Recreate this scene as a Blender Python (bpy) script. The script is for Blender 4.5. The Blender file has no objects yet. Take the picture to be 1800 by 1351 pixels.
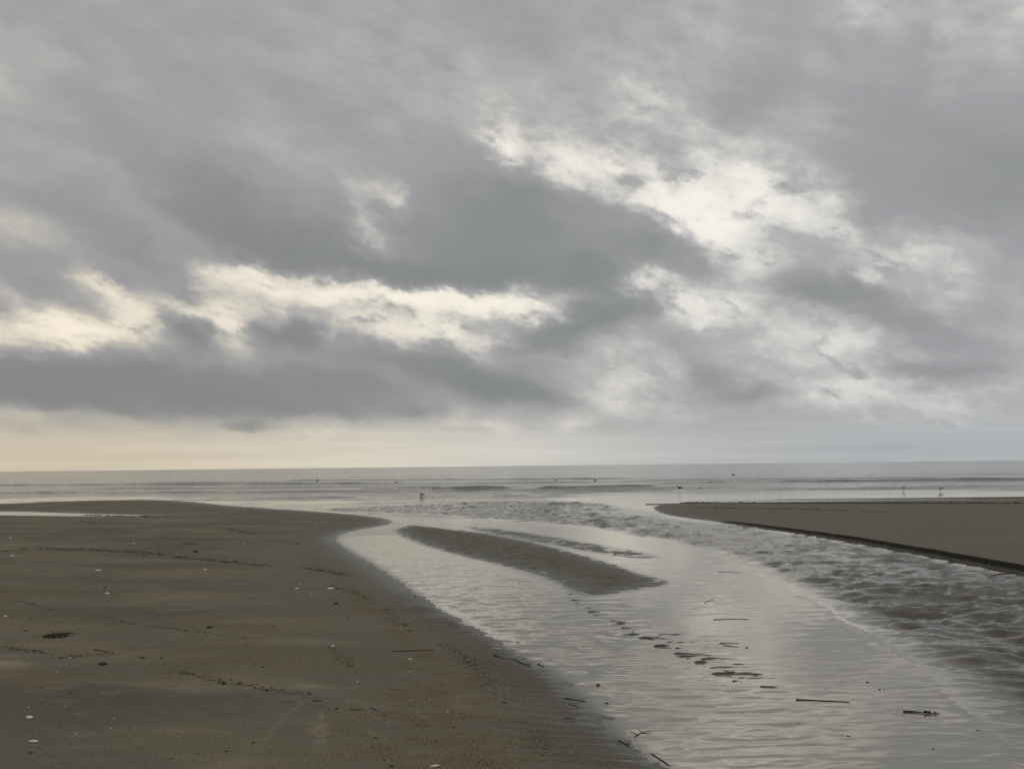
import bpy, bmesh, math, random
import numpy as np
from mathutils import Matrix, Vector

scene = bpy.context.scene
COL = scene.collection

# ------------------------------------------------------------------ camera
CAM_H = 1.70
PITCH = math.radians(5.83)
ROLL = math.radians(-0.64)
FOC = 1400.0                                   # focal length for an 1800 x 1351 picture
cam_data = bpy.data.cameras.new('camera')
cam_data.sensor_width = 36.0
cam_data.lens = 36.0 * FOC / 1800.0
cam_data.clip_start = 0.05
cam_data.clip_end = 60000.0
cam = bpy.data.objects.new('camera', cam_data)
COL.objects.link(cam)
CAM_R = Matrix.Rotation(math.pi / 2 + PITCH, 3, 'X') @ Matrix.Rotation(ROLL, 3, 'Z')
cam.matrix_world = Matrix.Translation((0, 0, CAM_H)) @ CAM_R.to_4x4()
scene.camera = cam


def ray(px, py):
    """unit direction seen at a point of the survey photograph"""
    return (CAM_R @ Vector(((px - 900.0) / FOC, -(py - 675.5) / FOC, -1.0))).normalized()


def bearing(px, py):
    d = ray(px, py)
    return math.degrees(math.atan2(d.x, d.y)), math.degrees(math.asin(d.z))


# ------------------------------------------------------------------ sky
SUN_AZ, SUN_EL = 9.0, 86.0
scene.view_settings.view_transform = 'Standard'
scene.view_settings.look = 'None'
scene.view_settings.exposure = 0.0
scene.view_settings.gamma = 1.0
scene.view_settings.use_curve_mapping = False
scene.cycles.use_denoising = False
scene.cycles.max_bounces = 6

world = bpy.data.worlds.new('World')
scene.world = world
world.use_nodes = True
wt = world.node_tree
wt.nodes.clear()


class NT:
    """small helper to write node trees as expressions"""
    def __init__(self, tree):
        self.t = tree

    def put(self, sock, v):
        if hasattr(v, 'is_output'):
            self.t.links.new(v, sock)
        else:
            sock.default_value = v

    def new(self, kind, **kw):
        n = self.t.nodes.new(kind)
        for k, v in kw.items():
            setattr(n, k, v)
        return n

    def m(self, op, a, b=None, c=None, clamp=False):
        n = self.new('ShaderNodeMath', operation=op, use_clamp=clamp)
        self.put(n.inputs[0], a)
        if b is not None:
            self.put(n.inputs[1], b)
        if c is not None:
            self.put(n.inputs[2], c)
        return n.outputs[0]

    def v(self, op, a, b=None):
        n = self.new('ShaderNodeVectorMath', operation=op)
        self.put(n.inputs[0], a)
        if b is not None:
            if op == 'SCALE':
                self.put(n.inputs['Scale'], b)
            else:
                self.put(n.inputs[1], b)
        return n.outputs['Value'] if op in ('LENGTH', 'DOT_PRODUCT', 'DISTANCE') else n.outputs['Vector']

    def xyz(self, x, y, z):
        n = self.new('ShaderNodeCombineXYZ')
        for s, q in zip(n.inputs, (x, y, z)):
            self.put(s, q)
        return n.outputs[0]

    def noise(self, vec, scale, detail=4, rough=0.5, dist=0.0, lac=2.0, color=False, dim='3D'):
        n = self.new('ShaderNodeTexNoise', noise_dimensions=dim)
        self.put(n.inputs['Vector'], vec)
        self.put(n.inputs['Scale'], scale)
        n.inputs['Detail'].default_value = detail
        n.inputs['Roughness'].default_value = rough
        n.inputs['Lacunarity'].default_value = lac
        n.inputs['Distortion'].default_value = dist
        return n.outputs['Color' if color else 'Fac']

    def smooth(self, x, a, b, lo=0.0, hi=1.0):
        n = self.new('ShaderNodeMapRange', interpolation_type='SMOOTHSTEP')
        for s, q in zip(n.inputs[:5], (x, a, b, lo, hi)):
            self.put(s, q)
        return n.outputs[0]

    def lin(self, x, a, b, lo=0.0, hi=1.0):
        n = self.new('ShaderNodeMapRange', interpolation_type='LINEAR', clamp=True)
        for s, q in zip(n.inputs[:5], (x, a, b, lo, hi)):
            self.put(s, q)
        return n.outputs[0]

    def ramp(self, x, stops, interp='LINEAR'):
        n = self.new('ShaderNodeValToRGB')
        cr = n.color_ramp
        cr.interpolation = interp
        while len(cr.elements) < len(stops):
            cr.elements.new(0.5)
        for e, (p, c) in zip(cr.elements, stops):
            e.position = p
            e.color = (*c, 1)
        self.put(n.inputs[0], x)
        return n.outputs[0]

    def mix(self, f, a, b, mode='MIX'):
        n = self.new('ShaderNodeMix', data_type='RGBA', blend_type=mode)
        self.put(n.inputs[0], f)
        for s, q in ((n.inputs[6], a), (n.inputs[7], b)):
            if isinstance(q, tuple) and len(q) == 3:
                q = (*q, 1)
            self.put(s, q)
        return n.outputs[2]


# one cloud mass or gap per row: centre, half width, half height (survey px), tilt down to the
# right (deg), weight (negative = dark cloud, positive = bright gap)
CLOUDS = [
    # upper deck, soft
    (60, 110, 220, 150, 40, 0.02), (240, 170, 210, 60, 42, 0.07), (480, 190, 280, 70, 25, 0.05),
    (300, 20, 260, 90, 10, -0.04), (720, 60, 220, 100, 20, 0.04), (560, 40, 100, 60, 30, 0.04),
    (1110, 150, 120, 130, -50, 0.12), (1240, 60, 60, 100, 10, 0.06),
    (1370, 90, 130, 260, 10, -0.09), (1560, 10, 230, 70, 15, 0.16), (1690, 80, 60, 140, 15, 0.10), (1780, 30, 60, 60, 0, 0.08),
    (1560, 200, 260, 130, 20, -0.12), (1770, 320, 170, 150, 10, -0.18), (1490, 310, 230, 70, 15, -0.12),
    (1430, 190, 60, 110, -35, 0.10), (1280, 190, 120, 80, 0, -0.08), (1650, 370, 260, 60, 8, -0.10),
    # big dark mass
    (330, 320, 300, 110, 32, -0.16), (400, 350, 220, 100, 20, -0.12), (200, 420, 210, 70, 38, -0.20), (290, 470, 90, 50, 20, -0.16),
    (640, 430, 400, 90, 6, -0.28), (430, 400, 250, 70, 14, -0.14), (900, 330, 230, 80, 14, -0.14), (930, 390, 240, 110, 10, -0.34),
    (800, 478, 340, 44, 3, -0.40), (480, 450, 200, 50, 4, -0.14), (1050, 490, 110, 60, 0, -0.26), (1120, 420, 110, 60, 20, -0.22), (1185, 440, 100, 56, 20, -0.30),
    (60, 350, 150, 80, 30, -0.06), (40, 410, 170, 40, 28, 0.10),
    (280, 390, 170, 24, 40, 0.12), (60, 500, 170, 36, 10, -0.14), (90, 480, 200, 50, 12, -0.18),
    # holes in it
    (650, 395, 70, 100, -5, 0.14), (648, 410, 30, 34, 0, 0.44), (672, 335, 64, 24, 12, 0.20),
    (705, 368, 22, 36, 40, 0.26), (690, 440, 80, 16, 0, 0.14), (632, 380, 18, 36, 0, 0.18), (665, 375, 24, 24, 0, -0.16),
    (860, 235, 80, 70, 40, 0.14), (890, 262, 40, 30, 40, 0.60),
    # diagonal bright gap
    (1000, 275, 120, 50, 22, 0.40), (1080, 240, 200, 80, 0, 0.12), (1160, 352, 160, 42, 22, 0.70),
    (1280, 310, 210, 90, 14, 0.34), (1260, 405, 150, 70, 20, 0.46), (1330, 330, 80, 60, 40, 0.26),
    (1420, 370, 140, 46, 22, 0.36), (1520, 430, 220, 60, 28, 0.24), (1660, 500, 240, 90, 25, 0.14),
    (1180, 290, 70, 40, 20, -0.24), (1350, 370, 50, 60, 20, -0.14), (1420, 430, 110, 30, 20, -0.16),
    # pale sky low on the right
    (1090, 675, 150, 60, 0, 0.14), (1130, 720, 260, 30, 0, 0.14),
    (1420, 610, 560, 140, 4, 0.36), (1250, 360, 330, 140, 20, 0.14), (450, 555, 600, 60, 2, 0.12), (1260, 520, 200, 70, 30, 0.12), (1230, 470, 50, 30, 20, -0.2), (1060, 470, 120, 50, 0, -0.10), (1700, 700, 300, 60, 0, 0.08), (1500, 690, 230, 50, 8, 0.12),
    # left bright gap
    (90, 588, 210, 38, -3, 0.56), (200, 510, 60, 22, 20, 0.34), (150, 560, 190, 34, -6, 0.24), (330, 545, 210, 44, 5, 0.30),
    (460, 492, 170, 26, 3, 0.38), (640, 526, 300, 34, 4, 0.50), (800, 528, 250, 28, 2, 0.56), (900, 540, 150, 36, 3, 0.34),
    (720, 580, 280, 36, 8, 0.34), (410, 590, 60, 50, 0, 0.30), (860, 600, 130, 40, 10, 0.16), (600, 570, 220, 60, 5, 0.14),
    (240, 515, 50, 24, 30, -0.30), (330, 512, 44, 20, 30, -0.26), (90, 520, 90, 16, 10, -0.16), (560, 545, 40, 14, 20, -0.14),
    (1130, 495, 60, 22, 16, 0.50), (1200, 535, 90, 44, 25, 0.22), (1110, 600, 70, 40, 10, 0.12),
    # clouds standing in the gap
    (300, 578, 80, 36, 14, -0.46), (345, 598, 60, 34, 10, -0.36), (500, 588, 74, 44, 0, -0.60), (550, 575, 50, 40, 0, -0.40), (640, 552, 70, 14, 12, -0.30), (700, 556, 36, 14, 0, -0.24),
    (620, 612, 120, 30, 10, -0.26), (870, 565, 60, 30, -20, -0.18),
    (960, 580, 90, 50, -10, -0.46), (1060, 550, 110, 44, -10, -0.56), (1150, 530, 50, 34, 10, -0.30), (940, 612, 90, 24, 0, -0.34),
    # low dark band
    (60, 655, 260, 40, 2, -0.54), (60, 692, 260, 34, 5, -0.43), (170, 715, 220, 24, 8, -0.29), (300, 660, 220, 50, 8, -0.44),
    (350, 705, 240, 36, 8, -0.40), (520, 680, 220, 50, 6, -0.38), (540, 722, 190, 24, 4, -0.29), (620, 650, 150, 40, 6, -0.19), (810, 655, 170, 46, 12, -0.55), (890, 690, 140, 30, 10, -0.44),
    (680, 690, 160, 36, 10, -0.20), (430, 750, 70, 14, 4, -0.35), (740, 728, 60, 14, 8, -0.31), (720, 615, 120, 30, 10, -0.17),
    (960, 650, 110, 60, 20, -0.05), (690, 650, 60, 14, 20, 0.10),
    # right clouds
    (1440, 500, 120, 46, 18, -0.33), (1550, 545, 170, 50, 24, -0.33), (1620, 590, 120, 40, 20, -0.19), (1390, 545, 110, 30, 25, -0.12), (1740, 540, 150, 90, 10, -0.19),
    (1210, 590, 170, 40, 12, -0.26), (1250, 630, 190, 36, 14, -0.17), (1245, 665, 70, 34, 10, -0.33), (1310, 692, 80, 16, -4, -0.33), (1330, 600, 150, 30, 14, -0.10),
    (1590, 648, 70, 24, 5, -0.33), (1680, 660, 110, 26, 5, -0.33), (1680, 620, 230, 40, 5, -0.12),
    # small things over the horizon
    (1532, 738, 24, 10, 0, 0.40), (1565, 748, 26, 10, 10, 0.36), (1668, 743, 40, 7, 0, 0.26), (1572, 729, 10, 7, 0, 0.26),
    (45, 757, 40, 8, 10, -0.40), (130, 742, 60, 8, 8, -0.24), (330, 768, 50, 8, 0, -0.16), (860, 746, 80, 14, 10, 0.34), (1000, 742, 80, 12, 5, 0.16), (560, 765, 200, 16, 0, 0.20),
    (1180, 735, 50, 9, 5, 0.14), (100, 735, 200, 14, 6, 0.10),
]


GAIN = 1.05
AZ_R, EL_0, EL_1 = 46.0, 0.0, 42.0


def build_sky():
    N = NT(wt)
    tc = N.new('ShaderNodeTexCoord')
    d = N.v('NORMALIZE', tc.outputs['Generated'])
    sep = N.new('ShaderNodeSeparateXYZ')
    N.put(sep.inputs[0], d)
    x, y, z = sep.outputs
    deg = 180 / math.pi
    az = N.m('MULTIPLY', N.m('ARCTAN2', x, y), deg)
    el = N.m('MULTIPLY', N.m('ARCSINE', z), deg)
    # angular coordinate, rolled so that the streets of cloud descend to the right
    st = N.m('DIVIDE', 1.0, N.m('ADD', y, 1.2))
    sx_, sy_ = N.m('MULTIPLY', N.m('MULTIPLY', x, st), 8.8), N.m('MULTIPLY', N.m('MULTIPLY', z, st), 15.0)
    sky = N.xyz(sx_, N.m('MULTIPLY_ADD', sx_, 0.30, sy_), 0.0)
    w1 = N.noise(sky, 2.6, 6, 0.62, color=True, dim='2D')
    # weaker at the horizon
    warp = N.v('SCALE', N.v('SUBTRACT', w1, (.5, .5, .5)), N.lin(el, 0.0, 11.0, 1.6, 4.6))
    p = N.v('ADD', N.xyz(az, el, 0.0), N.v('MULTIPLY', warp, (1.3, 0.80, 0.0)))
    across = N.m('ADD', N.m('MULTIPLY', sx_, 0.75), N.m('MULTIPLY', sy_, 1.05))
    along = N.m('SUBTRACT', N.m('MULTIPLY', sx_, 0.42), N.m('MULTIPLY', sy_, 0.28))
    f_mid = N.noise(N.xyz(along, across, 0.0), 1.15, 4, 0.5, dim='2D')
    f_fine = N.noise(sky, 4.6, 6, 0.58, dim='2D')
    f_vol = N.noise(N.v('ADD', sky, N.v('SCALE', w1, 0.5)), 2.1, 5, 0.55, dim='2D')
    s = N.m('MULTIPLY', N.m('SUBTRACT', f_mid, 0.5), 0.34)
    # the layout is a sum of soft masses; as a function of azimuth and elevation it is stored
    # as a short sum of products of one-dimensional curves
    A, E = np.linspace(-AZ_R, AZ_R, 193), np.linspace(EL_0, EL_1, 193)
    AA, EE = np.meshgrid(A, E)
    F = np.zeros_like(AA)
    for (px, py, rx, ry, tilt, w) in CLOUDS:
        a, e = bearing(px, py)
        sc = math.degrees(1 / FOC) * math.cos(math.radians(a))
        t = math.radians(tilt - 0.64)
        c_, s_ = math.cos(t), math.sin(t)
        u, v = ((AA - a) * c_ - (EE - e) * s_) / (rx * sc), ((AA - a) * s_ + (EE - e) * c_) / (ry * sc)
        F += w * GAIN * 0.12 ** (u * u + v * v)
    U, S, V = np.linalg.svd(F)
    ps = N.new('ShaderNodeSeparateXYZ')
    N.put(ps.inputs[0], p)
    ua, ue = N.lin(ps.outputs[0], -AZ_R, AZ_R), N.lin(ps.outputs[1], EL_0, EL_1)

    def curves(x, cols):
        n = N.new('ShaderNodeRGBCurve')
        n.mapping.use_clip = False
        lo, hi = [], []
        for c in range(3):
            y = cols[c]
            l, h = float(y.min()), float(y.max()) + 1e-9
            lo.append(l); hi.append(h)
            pts = n.mapping.curves[c].points
            xs = np.linspace(0, 1, len(y))
            pts[0].location = (0, (y[0] - l) / (h - l))
            pts[1].location = (1, (y[-1] - l) / (h - l))
            for i in range(1, len(y) - 1):
                pts.new(float(xs[i]), float((y[i] - l) / (h - l)))
            for q in pts:
                q.handle_type = 'VECTOR'
        n.mapping.update()
        N.put(n.inputs['Color'], N.xyz(x, x, x))
        q = N.new('ShaderNodeVectorMath', operation='MULTIPLY_ADD')
        N.put(q.inputs[0], n.outputs[0])
        q.inputs[1].default_value = [h - l for l, h in zip(lo, hi)]
        q.inputs[2].default_value = lo
        return q.outputs[0]

    for r in range(0, 21, 3):
        ca = curves(ua, [V[r + i] * math.sqrt(S[r + i]) for i in range(3)])
        ce = curves(ue, [U[:, r + i] * math.sqrt(S[r + i]) for i in range(3)])
        s = N.m('ADD', N.v('DOT_PRODUCT', ca, ce), s)
    # fine wisps where cloud thins out into bright gap
    thin = N.smooth(s, -0.10, 0.22)
    s = N.m('MULTIPLY_ADD', N.m('MULTIPLY', N.m('ADD', N.m('SUBTRACT', f_fine, 0.5), N.m('SUBTRACT', f_vol, 0.52)), N.m('MULTIPLY_ADD', thin, 0.50, 0.06)), 1.0, s)
    wisp = N.noise(N.xyz(N.m('MULTIPLY', along, 1.6), across, 3.0), 4.2, 5, 0.6, dim='2D')
    s = N.m('SUBTRACT', s, N.m('MULTIPLY', N.smooth(s, 0.05, 0.45), N.m('MULTIPLY', N.smooth(wisp, 0.48, 0.72), 0.42)))
    total = N.m('MULTIPLY_ADD', N.m('TANH', N.m('MULTIPLY', s, 1.62)), 0.5, 0.47)
    cloud = N.ramp(total, [
        (0.00, (0.222, 0.236, 0.238)), (0.18, (0.258, 0.270, 0.272)), (0.42, (0.345, 0.350, 0.360)),
        (0.55, (0.455, 0.452, 0.448)), (0.70, (0.640, 0.625, 0.590)), (0.85, (0.850, 0.820, 0.755)),
        (1.00, (1.020, 0.960, 0.850))])
    # warm light under the deck to the left, cool to the right, strongest low down
    low = N.m('EXPONENT', N.m('MULTIPLY', N.m('MAXIMUM', el, 0.0), -0.05))
    side = N.smooth(az, -34.0, 26.0)
    tint = N.ramp(side, [(0.0, (1.06, 0.97, 0.80)), (0.5, (1.02, 0.985, 0.915)), (1.0, (0.965, 0.99, 1.02))])
    bright = N.smooth(total, 0.30, 0.75)
    cloud = N.mix(N.m('MULTIPLY', low, N.m('MULTIPLY_ADD', bright, 0.75, 0.25)), cloud, N.mix(1.0, cloud, tint, 'MULTIPLY'))
    # clear air low over the sea
    nish = N.new('ShaderNodeTexSky', sky_type='NISHITA', sun_disc=False)
    nish.sun_elevation = math.radians(SUN_EL)
    nish.sun_rotation = math.radians(SUN_AZ)
    nish.dust_density = 3.0
    veil = N.ramp(side, [(0.0, (0.660, 0.575, 0.440)), (0.35, (0.740, 0.690, 0.575)), (0.6, (0.680, 0.660, 0.600)), (1.0, (0.455, 0.475, 0.490))])
    clear = N.mix(0.9, N.mix(1.0, nish.outputs[0], (0.1, 0.1, 0.1), 'MULTIPLY'), veil)
    streak = N.noise(N.xyz(N.m('MULTIPLY', az, 0.05), N.m('MULTIPLY', el, 1.6), 0.0), 1.0, 3, 0.5)
    clear = N.mix(1.0, clear, N.ramp(streak, [(0.3, (0.93,) * 3), (0.7, (1.08,) * 3)]), 'MULTIPLY')
    veil_f = N.m('MULTIPLY', N.smooth(el, 0.8, 4.6, 1.0, 0.0), N.smooth(total, 0.18, 0.42, 0.25, 1.0))
    col = N.mix(veil_f, cloud, clear)
    bg = N.new('ShaderNodeBackground')
    bg.inputs['Strength'].default_value = 0.1
    N.put(bg.inputs['Color'], N.mix(1.0, col, (10.0, 10.0, 10.0), 'MULTIPLY'))
    out = N.new('ShaderNodeOutputWorld')
    wt.links.new(bg.outputs[0], out.inputs[0])


build_sky()
world.cycles.sampling_method = 'MANUAL'
world.cycles.sample_map_resolution = 512

# ------------------------------------------------------------------ sun behind the cloud deck
sun_data = bpy.data.lights.new('sun', 'SUN')
sun_data.energy = 0.5
sun_data.angle = math.radians(12)
sun_data.color = (1.0, 0.95, 0.88)
sun = bpy.data.objects.new('sun', sun_data)
COL.objects.link(sun)
sd = Vector((math.sin(math.radians(SUN_AZ)) * math.cos(math.radians(SUN_EL)),
             math.cos(math.radians(SUN_AZ)) * math.cos(math.radians(SUN_EL)), math.sin(math.radians(SUN_EL))))
sun.location = sd * 60
sun.rotation_euler = sd.to_track_quat('Z', 'Y').to_euler()

# ------------------------------------------------------------------ survey helpers
def G(px, py, z=0.0):
    """point of the level z sighted at a point of the survey photograph"""
    d = ray(px, py)
    t = (z - CAM_H) / d.z
    return (d.x * t, d.y * t)


def GL(pts, z=0.0):
    return np.array([G(a, b, z) for a, b in pts])


_tab = np.random.RandomState(2024).rand(256 * 256) * 2 * math.pi
GRAD_X, GRAD_Y = np.cos(_tab).astype(np.float32), np.sin(_tab).astype(np.float32)


def perlin(x, y, seed=0):
    """gradient noise, about -1..1"""
    x, y = np.asarray(x, float), np.asarray(y, float)
    x0, y0 = np.floor(x), np.floor(y)
    fx, fy = (x - x0).astype(np.float32), (y - y0).astype(np.float32)
    ix, iy = x0.astype(np.int64).astype(np.int32) + seed * 61, y0.astype(np.int64).astype(np.int32) + seed * 149
    u, v = fx * fx * fx * (fx * (fx * 6 - 15) + 10), fy * fy * fy * (fy * (fy * 6 - 15) + 10)
    xa, xb, ya, yb = ix & 255, (ix + 1) & 255, (iy & 255) << 8, ((iy + 1) & 255) << 8

    def g(i, dx, dy):
        return GRAD_X[i] * dx + GRAD_Y[i] * dy
    n0 = g(xa + ya, fx, fy)
    n0 += u * (g(xb + ya, fx - 1, fy) - n0)
    n1 = g(xa + yb, fx, fy - 1)
    n1 += u * (g(xb + yb, fx - 1, fy - 1) - n1)
    return 1.5 * (n0 + v * (n1 - n0))


def fbm(x, y, octaves=4, rough=0.5, seed=0):
    s, a, t = 0.0, 1.0, 0.0
    for i in range(octaves):
        s = s + a * perlin(x * 2 ** i + i * 17.3, y * 2 ** i - i * 9.1, seed + i)
        t += a
        a *= rough
    return s / t


def sstep(x, a, b):
    t = np.clip((x - a) / (b - a), 0, 1)
    return t * t * (3 - 2 * t)


def signed_dist(x, y, poly):
    """distance to a closed outline, positive inside"""
    best = np.full(x.shape, 1e9)
    inside = np.zeros(x.shape, bool)
    n = len(poly)
    for i in range(n):
        ax, ay = poly[i]
        bx, by = poly[(i + 1) % n]
        ex, ey = bx - ax, by - ay
        t = np.clip(((x - ax) * ex + (y - ay) * ey) / (ex * ex + ey * ey + 1e-12), 0, 1)
        dx, dy = x - ax - t * ex, y - ay - t * ey
        best = np.minimum(best, dx * dx + dy * dy)
        if ay != by:
            c = ((ay > y) != (by > y)) & (x < (bx - ax) * (y - ay) / (by - ay) + ax)
            inside ^= c
    d = np.sqrt(best)
    return np.where(inside, d, -d)


def coarse(fn, x, y, step=3):
    """evaluate a smooth function on every third row and column of a grid, interpolate between"""
    if x.ndim != 2 or min(x.shape) < 12:
        return fn(x, y)
    nr, nc = x.shape
    ri, ci = np.unique(np.append(np.arange(0, nr, step), nr - 1)), np.unique(np.append(np.arange(0, nc, step), nc - 1))
    f = fn(x[np.ix_(ri, ci)], y[np.ix_(ri, ci)])
    r, c = np.arange(nr), np.arange(nc)
    i = np.clip(np.searchsorted(ri, r, 'right') - 1, 0, len(ri) - 2)
    t = ((r - ri[i]) / (ri[i + 1] - ri[i]))[:, None]
    f = f[i] * (1 - t) + f[i + 1] * t
    j = np.clip(np.searchsorted(ci, c, 'right') - 1, 0, len(ci) - 2)
    t = ((c - ci[j]) / (ci[j + 1] - ci[j]))[None, :]
    return f[:, j] * (1 - t) + f[:, j + 1] * t


def sdist(x, y, poly):
    return coarse(lambda a, b: signed_dist(a, b, poly), x, y)


def ldist(x, y, pts):
    return coarse(lambda a, b: line_dist(a, b, pts), x, y)


def line_dist(x, y, pts):
    best = np.full(x.shape, 1e9)
    for (ax, ay), (bx, by) in zip(pts[:-1], pts[1:]):
        ex, ey = bx - ax, by - ay
        t = np.clip(((x - ax) * ex + (y - ay) * ey) / (ex * ex + ey * ey + 1e-12), 0, 1)
        best = np.minimum(best, (x - ax - t * ex) ** 2 + (y - ay - t * ey) ** 2)
    return np.sqrt(best)


def smooth_line(pts, per=6):
    """Catmull-Rom through the surveyed points"""
    P = [np.array(p, float) for p in pts]
    out = []
    for i in range(len(P) - 1):
        p0, p1, p2, p3 = P[max(i - 1, 0)], P[i], P[i + 1], P[min(i + 2, len(P) - 1)]
        for k in range(per):
            t = k / per
            out.append(0.5 * ((2 * p1) + (-p0 + p2) * t + (2 * p0 - 5 * p1 + 4 * p2 - p3) * t * t + (-p0 + 3 * p1 - 3 * p2 + p3) * t ** 3))
    out.append(P[-1])
    return np.array(out)


# ------------------------------------------------------------------ outlines of the land
left_far = [(-700, 905), (-300, 893), (0, 885), (110, 881), (250, 878), (330, 881), (400, 888), (470, 893), (560, 899), (620, 904)]
left_tip = [(665, 909), (689, 917), (668, 924), (630, 930)]
left_near = [(600, 938), (590, 950), (612, 967), (655, 992), (705, 1024), (765, 1064), (850, 1112), (915, 1152), (975, 1190),
             (1020, 1232), (1062, 1272), (1110, 1315), (1165, 1351), (1260, 1420), (1400, 1560)]
LEFT = smooth_line(np.vstack([GL(left_far), GL(left_tip), GL(left_near)]), 4)
LEFT = np.vstack([LEFT, [(1.6, -9), (-60, -9), (-70, 10)]])

BAR = smooth_line(GL([(697, 931), (722, 923), (762, 927), (850, 937), (950, 957), (1050, 984), (1130, 1010), (1170, 1023),
                      (1150, 1031), (1090, 1041), (1040, 1046), (1010, 1038), (975, 1019), (900, 996), (800, 972), (740, 954), (706, 940), (697, 931)]), 3)
BAR2 = smooth_line(GL([(815, 924), (870, 929), (960, 942), (1060, 958), (1150, 976), (1120, 981), (1010, 964), (920, 946), (850, 934), (815, 924)]), 3)
RIGHT = smooth_line(np.vstack([GL([(2600, 869), (2150, 871), (1800, 873), (1600, 875), (1450, 876), (1300, 878), (1200, 882), (1158, 888), (1150, 894), (1168, 903), (1200, 909),
                                   (1240, 914), (1300, 921), (1400, 935), (1500, 950), (1600, 968), (1700, 987), (1800, 1007), (1950, 1042), (2200, 1110), (2500, 1230)])]), 3)
RIGHT = np.vstack([RIGHT, [(60, 6), (80, 40)]])
POOL = GL([(-500, 905), (-60, 899), (40, 899.5), (150, 903), (285, 906.5), (200, 907.5), (60, 905.5), (-60, 904.5), (-500, 915)])
RIP_MARKS = [(1010, 1060, 1047), (1020, 1070, 1062), (1088, 1130, 1092), (1100, 1165, 1112), (1160, 1215, 1136), (1200, 1262, 1150), (1250, 1310, 1170), (1280, 1350, 1178), (1040, 1090, 1073), (1060, 1125, 1088), (1130, 1195, 1117), (1096, 1140, 1102), (1180, 1240, 1126), (1225, 1275, 1160), (1310, 1400, 1190), (1008, 1049, 1036), (1004, 1043, 1042), (1009, 1049, 1053), (1014, 1037, 1059), (1032, 1058, 1067), (1049, 1098, 1079), (1075, 1099, 1083),
             (1078, 1107, 1096), (1113, 1158, 1108), (1165, 1231, 1113), (1145, 1193, 1121), (1155, 1204, 1131), (1192, 1237, 1138), (1190, 1250, 1147),
             (1206, 1221, 1154), (1240, 1301, 1155), (1292, 1341, 1165), (1266, 1380, 1182), (1290, 1314, 1195), (1341, 1383, 1205), (1270, 1330, 1128), (1070, 1120, 1066)]
STREAM = smooth_line(GL([(540, 896), (640, 890), (780, 884), (900, 880), (1040, 883), (1140, 896), (1200, 912), (1300, 923), (1500, 952), (1800, 1009), (2300, 1140), (2500, 1400),
                         (1850, 1351), (1790, 1310), (1740, 1262), (1690, 1225), (1630, 1180), (1560, 1125), (1480, 1082), (1400, 1032), (1300, 987), (1200, 957),
                         (1100, 937), (1000, 923), (850, 914), (700, 909), (600, 901), (540, 896)]), 3)
EDDY = GL([(1060, 1215), (1200, 1200), (1330, 1205), (1410, 1265), (1500, 1351), (1560, 1420), (1300, 1420), (1190, 1351), (1110, 1285)])
GLASSY = [GL([(1075, 893), (1130, 884), (1200, 877), (1165, 886), (1152, 893), (1170, 904), (1245, 915), (1180, 911), (1110, 901)]),
          GL([(1180, 866), (1400, 862), (1800, 861), (2300, 862), (2300, 874), (1800, 872), (1300, 876), (1190, 880)]),
          GL([(-300, 884), (0, 876), (150, 873), (300, 872), (470, 880), (480, 891), (250, 878), (0, 884), (-300, 892)]),
          GL([(880, 868), (1000, 864), (1200, 863), (1200, 872), (1090, 882), (960, 878), (900, 873)]),
          GL([(430, 880), (600, 874), (700, 876), (600, 884), (480, 886)]),
          GL([(560, 899), (640, 897), (760, 904), (900, 912), (1000, 922), (760, 918), (690, 910)])]


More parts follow.
